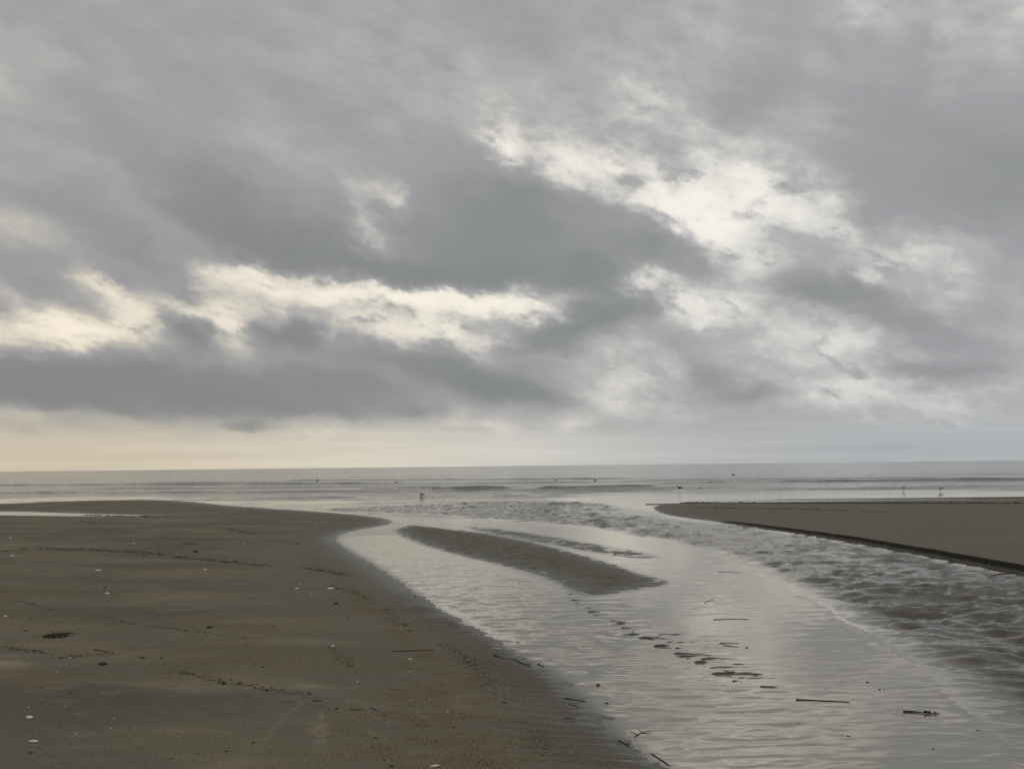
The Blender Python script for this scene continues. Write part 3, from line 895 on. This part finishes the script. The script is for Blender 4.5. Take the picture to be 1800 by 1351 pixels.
def stick(p0, p1, r, label, cat='stick', name='driftwood_stick', mat=BARK, bend=0.03, forks=(), seed=1, group=None, thick_end=1.0):
    """a stick between two surveyed points; forks: (where along, angle, length share)"""
    rnd = np.random.RandomState(seed)
    A, B = ground_at(*p0), ground_at(*p1)
    r = r * 0.60
    A, B = np.array(A), np.array(B)
    L = np.linalg.norm(B - A)
    mid = (A + B) / 2
    n = 9
    side = np.array([-(B - A)[1], (B - A)[0], 0]) / (L + 1e-9)
    wob = np.cumsum(rnd.randn(n)) * 0.25
    wob -= np.linspace(wob[0], wob[-1], n)

    def lay(P0, P1, n, r0, r1, wv, amp):
        t = np.linspace(0, 1, n)
        P = P0[None, :2] * (1 - t[:, None]) + P1[None, :2] * t[:, None] + (side[:2][None, :] * (np.sin(t * math.pi) * amp + wv * amp * 0.5)[:, None])
        R = r0 * (1 - t) + r1 * t
        z = heights(P) + R * 0.55
        z[1:-1] = np.maximum(z[1:-1], 0.5 * (z[:-2] + z[2:]))
        return np.column_stack([P, z]), R
    P, R = lay(A, B, n, r * thick_end, r * (0.65 if thick_end >= 1 else 1.0), wob, bend * L)
    # knots
    R = R * (1 + 0.22 * rnd.rand(n))
    V, F = tube(P - mid, R, 7, seed)
    if forks:
        root = empty(name, mid)
        mesh_obj('stem', V, F, mat, root)
        for (t, ang, share) in forks:
            i = int(t * (n - 1))
            d = (B - A) / L
            c, s_ = math.cos(math.radians(ang)), math.sin(math.radians(ang))
            e = P[i] + np.array([d[0] * c - d[1] * s_, d[0] * s_ + d[1] * c, 0]) * L * share
            Q, RQ = lay(P[i], e, 5, R[i] * 0.75, R[i] * 0.35, np.zeros(5), 0.02 * L)
            Q[0] = P[i]
            Q[1:, 2] += np.linspace(0.2, 0.9, 4) * r
            V, F = tube(Q - mid, RQ, 6, seed + 5)
            mesh_obj('branch', V, F, mat, root)
    else:
        root = mesh_obj(name, V, F, mat)
        root.location = mid
    return tag(root, label, cat, group)


def chip(px, py, w, label, group, seed, name='bark_chip', mat=BARK, cat='bark chip', flat=0.30, long=0.5):
    """irregular flat flake"""
    rnd = np.random.RandomState(seed)
    c = ground_at(px, py)
    size = 0.78 * w / FOC * c.length
    n = 9
    ang = np.sort(rnd.rand(n) * 0.5 + np.arange(n)) * 2 * math.pi / n
    rr = 0.5 * size * (0.72 + 0.5 * rnd.rand(n))
    V = []
    for lv, sc in ((0.0, 1.0), (0.55, 0.92), (1.0, 0.55)):
        for a, q in zip(ang, rr):
            V.append((math.cos(a) * q * sc, math.sin(a) * q * sc * long, lv * size * flat * (0.6 + 0.5 * rnd.rand())))
    F = []
    for l in range(2):
        for k in range(n):
            k2 = (k + 1) % n
            F.append((l * n + k, l * n + k2, (l + 1) * n + k2, (l + 1) * n + k))
    F.append(tuple(range(2 * n, 3 * n)))
    F.append(tuple(range(n - 1, -1, -1)))
    o = mesh_obj(name, V, F, mat)
    o.location = c - Vector((0, 0, 0.002))
    o.rotation_euler = (rnd.uniform(-0.15, 0.15), rnd.uniform(-0.15, 0.15), rnd.uniform(-0.5, 0.5))
    return tag(o, label, cat, group)


def shell(px, py, w, label, group=None, seed=0, mat=None, aspect=0.75, tilt=0.2, rz=None):
    """one ribbed clam valve lying hollow side down"""
    rnd = np.random.RandomState(seed + 100)
    c = ground_at(px, py)
    size = 0.5 * w / FOC * c.length
    rings, seg = 7, 22
    V, F = [(0, 0, 0)], []
    prof = []
    for i in range(rings):
        t = (i + 1) / rings
        for k in range(seg):
            a = 2 * math.pi * k / seg
            rib = 1 + 0.035 * (1 if k % 2 else -1) * t
            # fan outline: narrow at the hinge (-y), wide at the lip
            out = (0.80 + 0.20 * math.sin(a)) * rib
            x = size * t * math.cos(a) * (0.9 + 0.1 * math.sin(a))
            y = size * aspect * (t * math.sin(a) * out + 0.25 * (1 - t) * -1.0)
            z = size * 0.62 * aspect * (1 - t * t) ** 0.75
            prof.append((x, y, z))
    V = [(0, -0.25 * size * aspect, size * 0.62 * aspect)] + prof
    for k in range(seg):
        F.append((0, 1 + k, 1 + (k + 1) % seg))
    for i in range(rings - 1):
        for k in range(seg):
            k2 = (k + 1) % seg
            F.append((1 + i * seg + k, 1 + (i + 1) * seg + k, 1 + (i + 1) * seg + k2, 1 + i * seg + k2))
    o = mesh_obj('clam_shell', V, F, mat or SHELL)
    so = o.modifiers.new('thickness', 'SOLIDIFY')
    so.thickness = size * 0.06
    o.location = c
    o.rotation_euler = (tilt * rnd.uniform(-0.6, 1), tilt * rnd.uniform(-1, 1), rnd.uniform(-0.6, 0.6) if rz is None else rz)
    return tag(o, label, 'shell', group)


def flakes(name, pts, sizes, mat, label, cat, seed, long=2.6):
    """scattered fragments as one mass"""
    rnd = np.random.RandomState(seed)
    n = len(pts)
    z = heights(pts)
    base = np.array([(-1, 0, 0), (1, 0, 0), (0, -1, 0), (0, 1, 0), (0, 0, -0.3), (0, 0, 1.0)])
    tri = np.array([(0, 2, 5), (2, 1, 5), (1, 3, 5), (3, 0, 5), (2, 0, 4), (1, 2, 4), (3, 1, 4), (0, 3, 4)])
    a = rnd.normal(0, 0.45, n)
    ca, sa = np.cos(a), np.sin(a)
    lx = sizes * long * (0.5 + rnd.rand(n)) * 0.5
    ly = sizes * (0.4 + 0.6 * rnd.rand(n)) * 0.5
    lz = sizes * (0.12 + 0.35 * rnd.rand(n))
    b = base[None] * np.stack([lx, ly, lz], -1)[:, None, :]
    b = b + rnd.uniform(-0.22, 0.22, b.shape) * sizes[:, None, None] * 0.5
    v = np.empty_like(b)
    v[..., 0] = b[..., 0] * ca[:, None] - b[..., 1] * sa[:, None] + pts[:, 0:1]
    v[..., 1] = b[..., 0] * sa[:, None] + b[..., 1] * ca[:, None] + pts[:, 1:2]
    v[..., 2] = b[..., 2] + z[:, None] - 0.001
    f = tri[None] + (np.arange(n) * 6)[:, None, None]
    o = mesh_obj(name, v.reshape(-1, 3), [tuple(q) for q in f.reshape(-1, 3).tolist()], mat, smooth=False)
    o['kind'] = 'stuff'
    o['label'] = label
    return o


def wrack(line, n, spread, size, label, seed, gap=0.0):
    """a strand line of fine plant litter along surveyed points"""
    rnd = np.random.RandomState(seed)
    P = smooth_line([tuple(ground_at(*p))[:2] for p in line], 12)
    seg = np.linalg.norm(np.diff(P, axis=0), axis=1)
    s = np.concatenate([[0], np.cumsum(seg)])
    t = rnd.rand(n * 2) * s[-1]
    keep = perlin(t * 1.1, t * 0 + seed * 3.7, seed) + 0.4 * perlin(t * 4.0, t * 0 + seed, seed + 1) > gap
    t = t[keep][:n]
    x, y = np.interp(t, s, P[:, 0]), np.interp(t, s, P[:, 1])
    m = len(t)
    y = y + rnd.standard_t(3, m) * spread + 0.10 * perlin(t * 1.3, t * 0 + 1.5, seed + 2)
    x = x + rnd.randn(m) * spread
    return flakes('strand_line', np.column_stack([x, y]), size * rnd.lognormal(0, 0.5, m), FRAG, label, 'plant litter', seed)


# ---- sticks
stick((688, 1145), (764, 1143), 0.0085, 'long straight stick with worn orange middle lying alone on brown sand', mat=BARK_WARM, bend=0.012, seed=3)
stick((165, 1142), (193, 1146), 0.0085, 'short thick dark stick beside the seaweed clump', bend=0.01, seed=4)
stick((867, 1150), (932, 1171), 0.0065, 'dark forked twig across the ripple marks of the beach', 'twig', 'twig', forks=((0.45, 35, 0.20), (0.8, 30, 0.16), (0.9, -25, 0.12)), bend=0.05, seed=5)
stick((944, 1167), (956, 1172), 0.007, 'stubby twig between the forked twig and the water', 'twig', 'twig', bend=0.08, seed=6)
stick((993, 1227), (1031, 1233), 0.0055, 'straight dark twig across the pitted edge of the beach', 'twig', 'twig', bend=0.02, seed=7)
stick((1000, 1238), (1017, 1243), 0.0050, 'short crooked twig with a spur in the pitted edge of the beach', 'twig', 'twig', forks=((0.3, 60, 0.4),), bend=0.08, seed=8)
stick((1145, 1325), (1178, 1346), 0.0060, 'straight thin stick half in the water at the beach edge', bend=0.01, seed=9)
stick((1116, 1295), (1143, 1284), 0.0045, 'spiky many-branched twig stranded in the water beside the beach', 'twig', 'twig', forks=((0.35, 70, 0.5), (0.5, -50, 0.4), (0.7, 60, 0.45), (0.8, -30, 0.4)), bend=0.1, seed=10)
stick((1086, 1301), (1106, 1313), 0.0055, 'bent black twig lying along the wet beach edge', 'twig', 'twig', bend=0.14, seed=11, forks=((0.6, 40, 0.3),))
stick((1399, 1229), (1493, 1234), 0.0065, 'long straight dark stick lying on the smooth wet flat', bend=0.008, seed=12)
stick((1254, 1089), (1315, 1088), 0.0060, 'thin broken twig with a hooked end lying in the shallow water', 'twig', 'twig', bend=0.04, seed=13, forks=((0.92, 80, 0.10), (0.92, -70, 0.08)))
stick((1239, 1060), (1254, 1054), 0.0065, 'short slanting twig standing out of the calm water', 'twig', 'twig', bend=0.08, seed=14)
stick((1272, 1134), (1297, 1137), 0.0055, 'short thin twig beside a black chip in the shallow water', 'twig', 'twig', bend=0.03, seed=15)
stick((1261, 1005), (1302, 1006), 0.0060, 'very thin dark twig on the pale flat beyond the sand bar', 'twig', 'twig', bend=0.02, seed=16)
stick((990, 1262), (1012, 1263), 0.0040, 'faint thin twig bedded in the ripple marks', 'twig', 'twig', bend=0.03, seed=17)
stick((318, 957), (342, 956), 0.011, 'dark twig lying far up the beach above a bark chip', 'twig', 'twig', bend=0.03, seed=18)
stick((615, 1248), (636, 1247), 0.0050, 'twig in the litter beyond a slanting short stick', 'twig', 'twig', bend=0.05, seed=19)
stick((653, 1244), (663, 1249), 0.0055, 'slanting short stick near the end of the litter line', 'twig', 'twig', bend=0.02, seed=20)
stick((550, 1232), (567, 1231), 0.0060, 'stout twig at the root of the pale fan-shaped sand marks', 'twig', 'twig', bend=0.05, seed=21, forks=((0.4, 60, 0.3),))
stick((503, 1234), (520, 1233), 0.0035, 'thin twig beside the pale fan-shaped sand marks', 'twig', 'twig', bend=0.05, seed=22)
stick((687, 1211), (710, 1213), 0.0032, 'hair-thin twig on bare sand below the long orange stick', 'twig', 'twig', bend=0.05, seed=23)
stick((610, 1173), (623, 1168), 0.0048, 'small tilted twig at the end of a litter line', 'twig', 'twig', bend=0.06, seed=24)
stick((1716, 1284), (1732, 1283), 0.0038, 'small spread twig on the wet flat close to the stream', 'twig', 'twig', bend=0.05, seed=25, forks=((0.3, 60, 0.5), (0.6, -50, 0.4)))
stick((167, 1003), (200, 1005), 0.0060, 'pale twig lying against a white shell', 'twig', 'twig', mat=STRAW, bend=0.05, seed=26)
stick((57, 1087), (50, 1088), 0.006, 'small black twig end above the seaweed clump', 'twig', 'twig', bend=0.04, seed=27)
stick((20, 1087), (25, 1087), 0.006, 'tiny black stub on the sand beside a small white shell', 'twig', 'twig', bend=0.04, seed=28)

# ---- green reed with dark knots
A, B = ground_at(1588, 1251), ground_at(1652, 1255)
reed = empty('reed', (A + B) / 2)
Pm = np.array((A + B) / 2)
t = np.linspace(0, 1, 12)
RP = np.array(A)[None] * (1 - t[:, None]) + np.array(B)[None] * t[:, None] + np.array([0, 1, 0])[None] * (0.010 * np.sin(t * 7))[:, None]
RP[:, 2] = heights(RP[:, :2]) + 0.005
V, F = tube(RP - Pm, 0.0062 * (1 - 0.6 * t), 7, 31)
mesh_obj('stalk', V, F, REED, reed)
for k, (tt, w) in enumerate(((0.62, 0.016), (0.72, 0.012), (0.88, 0.010))):
    c = np.array(A) * (1 - tt) + np.array(B) * tt
    c[2] = heights(c[None, :2])[0] + 0.008
    Q = c[None] + np.array([[-1, -.1, 0], [-.5, 0, .2], [0, .1, .4], [.5, 0, .2], [1, .05, 0]]) * w
    V, F = tube(Q - Pm, np.array([.2, .8, 1, .8, .2]) * w * 0.55, 6, 33 + k, 0.4)
    mesh_obj('knot', V, F, WEED, reed)
tag(reed, 'yellow-green reed with dark knots lying on the wet flat', 'reed')

# ---- seaweed clump with straw tail
c0 = ground_at(96, 1118)
weed = empty('seaweed_clump', c0)
sc = 1 / FOC * c0.length
rnd = np.random.RandomState(5)
V, F = [], []
n, m = 16, 6
for i in range(m + 1):
    for k in range(n):
        a = 2 * math.pi * k / n
        q = math.sin(math.pi * 0.5 * (1 - i / m)) ** 0.8 if i < m else 0.02
        lump = 1 + 0.28 * math.sin(3 * a + i) * (rnd.rand() - 0.2)
        V.append((19 * sc * q * lump * math.cos(a), 13 * sc * q * lump * math.sin(a), 3.6 * sc * (i / m) ** 0.8 * (0.8 + 0.5 * rnd.rand()) - 0.003))
for i in range(m):
    for k in range(n):
        F.append((i * n + k, i * n + (k + 1) % n, (i + 1) * n + (k + 1) % n, (i + 1) * n + k))
F.append(tuple(m * n + k for k in range(n)))
mesh_obj('mat', V, F, WEED, weed, smooth=False)
for k in range(22):
    a0 = Vector((rnd.uniform(-14, 16), rnd.uniform(-9, 9), rnd.uniform(1, 3))) * sc
    dirn = Vector((rnd.uniform(0.2, 1.0) * (1 if k % 4 else -0.5), rnd.uniform(-0.3, 0.3), 0)).normalized()
    L = rnd.uniform(12, 30) * sc
    pts = []
    for q in range(6):
        tq = q / 5
        p_ = a0 + dirn * L * tq + Vector((0, rnd.uniform(-1, 1) * 1.2 * sc, 0))
        p_.z = a0.z * (1 - tq) + 0.003 + 2.0 * sc * math.sin(tq * 3)
        pts.append(p_)
    V, F = tube(pts, np.linspace(0.0035, 0.0012, 6), 5, k)
    mesh_obj('strand', V, F, STRAW if k % 3 == 0 else WEED, weed)
tag(weed, 'dark matted clump of dried seaweed with straw strands on the beach', 'seaweed')

# ---- chips of bark and dark leaves
CHIP_LABELS = {(344, 970): 'flat dark bark chip below a twig on the upper beach strand line', (591, 1061): 'dark ragged bark chip just below the broad pale shell',
               (369, 1103): 'largest leaf-like bark chip on the litter line past the seaweed clump', (180, 1168): 'long dark bark sliver in the litter line below the thick stick',
               (184, 1032): 'black bark chip just above the round white shell', (910, 1129): 'dark chip at the water edge above the forked twig',
               (688, 1346): 'dark chip in the litter trail beside the flat white shell', (387, 1194): 'first of three dark chips clustered on a litter line',
               (394, 1200): 'lowest of three dark chips clustered on a litter line', (406, 1194): 'hooked last of three dark chips clustered on a litter line',
               (593, 1159): 'dark chip beside the small tilted twig', (113, 1242): 'dark chip with a tiny white shell against it'}
g = 'dark bark chips scattered over the middle beach'
lab = 'small dark bark chip among the litter lines of the middle beach'
for k, (px, py, w) in enumerate([(524, 956, 6), (344, 970, 12), (184, 1032, 6), (143, 963, 6), (591, 1061, 12), (288, 1166, 6), (283, 1155, 8), (434, 1131, 6), (278, 1081, 5),
                                 (369, 1103, 13), (387, 1194, 8), (394, 1200, 9), (406, 1194, 7), (593, 1159, 7), (712, 1098, 9), (730, 1048, 5), (675, 1040, 4), (611, 1084, 5),
                                 (698, 1122, 6), (568, 1213, 5), (796, 1277, 6), (660, 1296, 9), (675, 1336, 8), (688, 1346, 10), (910, 1129, 7), (113, 1242, 6), (558, 1002, 8),
                                 (250, 1156, 10), (330, 1185, 7), (462, 1172, 8), (230, 1140, 5), (160, 1330, 6), (445, 1305, 9), (398, 1320, 9), (592, 1245, 9), (45, 1108, 8), (180, 1168, 16), (570, 1220, 5)]):
    own, sub = CHIP_LABELS.get((px, py)), (g, lab)
    if own is None and py < 1065:
        sub = ('bark chips on the upper beach', 'small dark bark chip on the upper beach near the strand line')
    elif own is None and px > 560:
        sub = ('bark chips on the brown sand', 'small dark bark chip on the brown sand near the water')
    chip(px, py, w, own or sub[1], None if own else sub[0], 200 + k, flat=0.28, long=0.8)
chip(1067, 1235, 12, 'black leaf lying in the water beside the pitted edge', None, 301, 'leaf', BARK, 'leaf', 0.14, 0.6)
chip(1313, 1138, 7, 'black chip in the shallow water beside a short thin twig', None, 302)
chip(1052, 1203, 12, 'ragged scrap of bark in the water above the pitted edge', None, 303, flat=0.2)
g = 'small dark chips on the wet flat'
for k, (px, py, w) in enumerate([(1525, 1199, 9), (1546, 1211, 7), (1554, 1211, 5), (1403, 1271, 7), (1492, 1294, 8), (1640, 1316, 7), (1298, 1055, 4), (1450, 1210, 5)]):
    chip(px, py, w, 'small dark chip lying on the smooth wet flat', g, 320 + k, flat=0.25)

# ---- shells
shell(58, 1303, 16, 'large elongated white clam shell lying on bare sand', seed=1, aspect=0.5, rz=0.1)
shell(51, 1261, 13, 'small domed white clam shell just beyond the large elongated shell', seed=2)
shell(580, 1035, 14, 'broad pale clam shell on the orange-brown drift line', seed=3)
shell(522, 1035, 9, 'small white clam shell beside the broad pale shell', seed=4)
shell(172, 1003, 10, 'white clam shell with a pale twig against it', seed=5)
shell(188, 1043, 9, 'round white clam shell below a black bark chip', seed=6)
shell(720, 1159, 13, 'worn pinkish clam shell just below the long orange stick', seed=7, mat=SHELL_PINK)
shell(764, 1346, 19, 'flat white clam shell on coarse brown sand', seed=8, aspect=0.45, tilt=0.1)
shell(585, 1135, 8, 'pale clam shell at the bend of a litter line', seed=9)
g = 'tiny white shells scattered over the beach'
for k, (px, py, w) in enumerate([(235, 955, 5), (21, 977, 7), (360, 1001, 8), (113, 1242, 5), (9, 1083, 7), (134, 1290, 4), (195, 1280, 4), (529, 1026, 4), (548, 1042, 5), (755, 1229, 4), (787, 1250, 6),
                                 (628, 1197, 5), (430, 955, 4), (123, 1156, 5), (50, 1243, 4), (427, 900, 4), (555, 925, 4), (18, 946, 5), (405, 983, 4), (100, 1180, 4), (240, 868 + 40, 4), (720, 1180, 4)]):
    shell(px, py, w, 'tiny white shell speck on the open beach', g, 30 + k)

# ---- strand lines and fine litter
wrack([(20, 1056), (90, 1070), (145, 1080), (232, 1094), (290, 1104), (350, 1112), (430, 1120), (500, 1126), (570, 1138), (600, 1152), (615, 1170)], 3162, 0.0243, 0.0044, 'thin dark line of plant litter running past the seaweed clump to a pale shell', 401, -0.27)
wrack([(10, 1132), (60, 1146), (120, 1156), (180, 1167), (240, 1180), (330, 1182), (400, 1196), (480, 1214), (560, 1231), (600, 1245), (640, 1256)], 3468, 0.0265, 0.0044, 'dark line of plant litter leading to the pale fan-shaped marks', 402, -0.27)
wrack([(0, 970), (60, 964), (150, 966), (260, 972), (340, 982), (430, 990), (500, 996), (560, 1001), (605, 1012)], 4590, 0.0663, 0.0081, 'dark strand line across the upper beach', 403, -0.32)
wrack([(520, 1012), (600, 1032), (660, 1060), (700, 1090), (760, 1125), (820, 1160), (850, 1195), (880, 1225)], 3315, 0.0387, 0.0048, 'rusty drift of plant litter along the brown sand', 404, -0.22)
wrack([(90, 1156), (165, 1148), (230, 1150), (300, 1152), (360, 1146), (400, 1148)], 1224, 0.0221, 0.0041, 'short side line of litter beside the thick dark stick', 405, -0.22)
wrack([(640, 1290), (665, 1300), (672, 1320), (690, 1340), (700, 1351)], 459, 0.0221, 0.0028, 'small trail of litter on coarse brown sand', 406, -0.32)
wrack([(400, 928), (430, 934), (470, 940)], 816, 0.0884, 0.0089, 'short dark strand line far out on the beach', 407, -0.32)
wrack([(1200, 883), (1350, 883.5), (1500, 884), (1650, 884), (1800, 884), (1950, 885)], 7140, 0.1768, 0.0203, 'dark strand line along the far side of the flat bank', 408, -0.57)
wrack([(1220, 892), (1330, 893), (1450, 896), (1560, 900)], 1326, 0.1326, 0.0143, 'faint strand line on the flat bank', 409, -0.32)
wrack([(150, 905), (200, 906.5), (260, 908), (300, 907)], 1326, 0.1105, 0.0162, 'dark litter along the little pool on the beach', 410, -0.52)
rnd = np.random.RandomState(77)
pts = []
for _ in range(2600):
    y_ = 3.0 + 22 * rnd.rand() ** 1.7
    pts.append((rnd.uniform(-0.72, 0.15) * (y_ + 1), y_))
pts = np.array(pts)
dl_ = signed_dist(pts[:, 0], pts[:, 1], LEFT)
pts = pts[(dl_ > 0.35) & (fbm(pts[:, 0] * 0.5, pts[:, 1] * 0.5, 3, 0.6, 78) > -0.12)]
flakes('plant_crumbs', pts, 0.0055 * rnd.lognormal(0, 0.45, len(pts)) * (0.7 + pts[:, 1] / 14), FRAG, 'fine dark plant crumbs strewn over the beach', 'plant litter', 79, 1.8)
pts = np.column_stack([rnd.uniform(-0.68, 0.1, 420), 3.0 + 16 * rnd.rand(420) ** 1.5])
pts[:, 0] *= pts[:, 1] + 1
pts = pts[signed_dist(pts[:, 0], pts[:, 1], LEFT) > 0.35]
flakes('shell_crumbs', pts, 0.0042 * rnd.lognormal(0, 0.4, len(pts)) * (0.7 + pts[:, 1] / 14), GRIT, 'tiny broken shell crumbs strewn over the beach', 'shell grit', 80, 1.2)

# ------------------------------------------------------------------ gulls
WHITE = plain('white_feathers', (0.70, 0.69, 0.66), (0.80, 0.79, 0.77), 6, 0.8)
GREY = plain('grey_feathers', (0.13, 0.135, 0.14), (0.20, 0.20, 0.205), 8, 0.8)
BLACK = plain('black_feathers', (0.014, 0.013, 0.013), (0.03, 0.028, 0.026), 8, 0.7)
BROWNF = plain('brown_feathers', (0.040, 0.032, 0.025), (0.085, 0.070, 0.055), 9, 0.8)
BILL = plain('yellow_bill', (0.50, 0.33, 0.05), (0.55, 0.38, 0.07), 4, 0.5)
LEGS = plain('dull_pink_legs', (0.30, 0.18, 0.14), (0.34, 0.22, 0.17), 4, 0.6)


def loft(rings, sides=14):
    """closed skin over elliptical rings (x, z centre, half width, half height)"""
    V, F = [], []
    for (x, z, w, h) in rings:
        for k in range(sides):
            a = 2 * math.pi * k / sides
            V.append((x, w * math.cos(a), z + h * math.sin(a)))
    for i in range(len(rings) - 1):
        for k in range(sides):
            k2 = (k + 1) % sides
            F.append((i * sides + k, i * sides + k2, (i + 1) * sides + k2, (i + 1) * sides + k))
    F.append(tuple(range(sides - 1, -1, -1)))
    F.append(tuple((len(rings) - 1) * sides + k for k in range(sides)))
    return V, F


def wing(side, fold=True, span=0.62):
    if fold:
        top = [(0.11, 0.055, 0.245), (0.02, 0.078, 0.265), (-0.10, 0.066, 0.255), (-0.22, 0.030, 0.225)]
        low = [(0.10, 0.074, 0.195), (0.01, 0.096, 0.180), (-0.10, 0.080, 0.195), (-0.22, 0.036, 0.212)]
    else:
        top = [(0.05, 0.05, 0.0), (0.07, 0.25, 0.09), (0.02, 0.46, 0.05), (-0.08, span, -0.01)]
        low = [(-0.10, 0.05, 0.0), (-0.08, 0.25, 0.085), (-0.10, 0.44, 0.045), (-0.11, span, -0.012)]
    V = []
    for off in (0.0, -0.012):
        for p in top + low:
            V.append((p[0], side * (p[1] + (0 if not fold else off)), p[2] + (off if not fold else 0)))
    n = 4
    F = []
    for i in range(3):
        F.append((i, i + 1, n + i + 1, n + i))
        F.append((8 + i + 1, 8 + i, 8 + n + i, 8 + n + i + 1))
    ring = [0, 1, 2, 3, 7, 6, 5, 4]
    for a, b in zip(ring, ring[1:] + ring[:1]):
        F.append((b, a, a + 8, b + 8))
    return V, F


def gull(px, py, face, state, label, group=None, coat=None, mantle=None, size=1.0, lift=0.0, name='gull'):
    """face: heading in degrees, 0 = towards +x; state: standing, floating or gliding"""
    x, y = G(px, py)
    z = heights(np.array([[x, y]]))[0]
    root = empty(name, (x, y, z + lift), math.radians(face))
    root.scale = (size * 0.8,) * 3
    coat, mantle = coat or WHITE, mantle or GREY
    dz = {'standing': 0.0, 'floating': -0.155, 'gliding': -0.20}[state]
    body = [(-0.20, 0.225, 0.012, 0.010), (-0.15, 0.215, 0.040, 0.030), (-0.08, 0.205, 0.070, 0.056), (0.0, 0.200, 0.082, 0.070), (0.07, 0.208, 0.074, 0.068),
            (0.115, 0.232, 0.052, 0.055), (0.140, 0.268, 0.034, 0.036), (0.155, 0.300, 0.034, 0.034), (0.180, 0.322, 0.036, 0.034), (0.205, 0.324, 0.026, 0.024), (0.222, 0.320, 0.010, 0.010)]
    if state == 'gliding':
        body = [(-0.20, 0.20, 0.02, 0.008), (-0.10, 0.20, 0.045, 0.035), (0.0, 0.20, 0.062, 0.055), (0.09, 0.20, 0.055, 0.050), (0.15, 0.205, 0.036, 0.036), (0.20, 0.21, 0.030, 0.028), (0.225, 0.208, 0.01, 0.01)]
    body = [(a, b + dz, c, d) for a, b, c, d in body]
    V, F = loft(body)
    mesh_obj('body', V, F, coat, root)
    bz = body[-1][1]
    V, F = tube([(0.215, 0, bz), (0.245, 0, bz), (0.268, 0, bz - 0.008)], [0.011, 0.009, 0.002], 6, 1, 0.0)
    mesh_obj('beak', V, F, BILL if coat is WHITE else BLACK, root)
    for s_ in (-1, 1):
        V, F = wing(s_, state != 'gliding')
        V = [(a, b, c + (dz if state != 'gliding' else 0.03)) for a, b, c in V]
        w = mesh_obj('wing', V, F, mantle, root)
        if state != 'gliding':
            V, F = tube([(-0.18, s_ * 0.034, 0.222 + dz), (-0.24, s_ * 0.026, 0.215 + dz), (-0.30, s_ * 0.014, 0.212 + dz)], [0.014, 0.011, 0.003], 6, 2, 0.0)
        else:
            V, F = tube([(-0.09, s_ * 0.60, 0.02), (-0.10, s_ * 0.66, 0.012), (-0.13, s_ * 0.72, 0.0)], [0.02, 0.014, 0.003], 6, 2, 0.0)
        mesh_obj('wing_tip', V, F, BLACK, w)
    V = [(-0.17, -0.03, 0.222 + dz), (-0.17, 0.03, 0.222 + dz), (-0.28, 0.045, 0.205 + dz), (-0.28, -0.045, 0.205 + dz)]
    V += [(a, b, c - 0.01) for a, b, c in V]
    mesh_obj('tail', V, [(0, 1, 2, 3), (7, 6, 5, 4), (0, 4, 5, 1), (1, 5, 6, 2), (2, 6, 7, 3), (3, 7, 4, 0)], coat, root, smooth=False)
    if state == 'standing':
        for s_ in (-1, 1):
            V, F = tube([(0.0, s_ * 0.03, 0.15), (-0.008, s_ * 0.032, 0.075), (0.004, s_ * 0.032, 0.004), (0.045, s_ * 0.034, 0.003)], [0.012, 0.006, 0.006, 0.008], 6, 3, 0.0)
            mesh_obj('leg', V, F, LEGS, root)
    return tag(root, label, 'gull', group)


gull(741, 874, 200, 'standing', 'gull with dark back standing in the shallows before the dark breaker', mantle=BLACK, size=1.05)
gull(1588, 862, 265, 'standing', 'white-breasted gull standing in the wash beyond the flat bank', size=1.1)
gull(1653, 864, 185, 'standing', 'grey-backed gull standing on the glassy wash beyond the flat bank', size=1.1)
gull(1195, 862, 150, 'standing', 'dark brown gull standing where the stream meets the wash', coat=BROWNF, mantle=BLACK, size=1.15)
gull(1231, 861, 20, 'standing', 'small pale-headed gull beside the dark brown gull', mantle=BLACK, size=0.75)
gull(1289, 835, 160, 'floating', 'black seabird floating high on the open sea', coat=BLACK, mantle=BLACK, size=1.5, name='seabird')
gull(1532, 837, 95, 'gliding', 'gull gliding on spread wings just above the waves', coat=WHITE, mantle=GREY, size=1.0, lift=0.15)
for px, py, f in ((558, 845, 20), (697, 848.5, 170), (1046, 845, 10)):
    gull(px, py, f, 'floating', 'small dark seabird floating beyond the line of breakers', 'dark seabirds floating on the sea', coat=BROWNF, mantle=BLACK, size=1.25, name='seabird')
gull(977, 844, 175, 'floating', 'pale gull floating beyond the line of breakers', size=1.0)
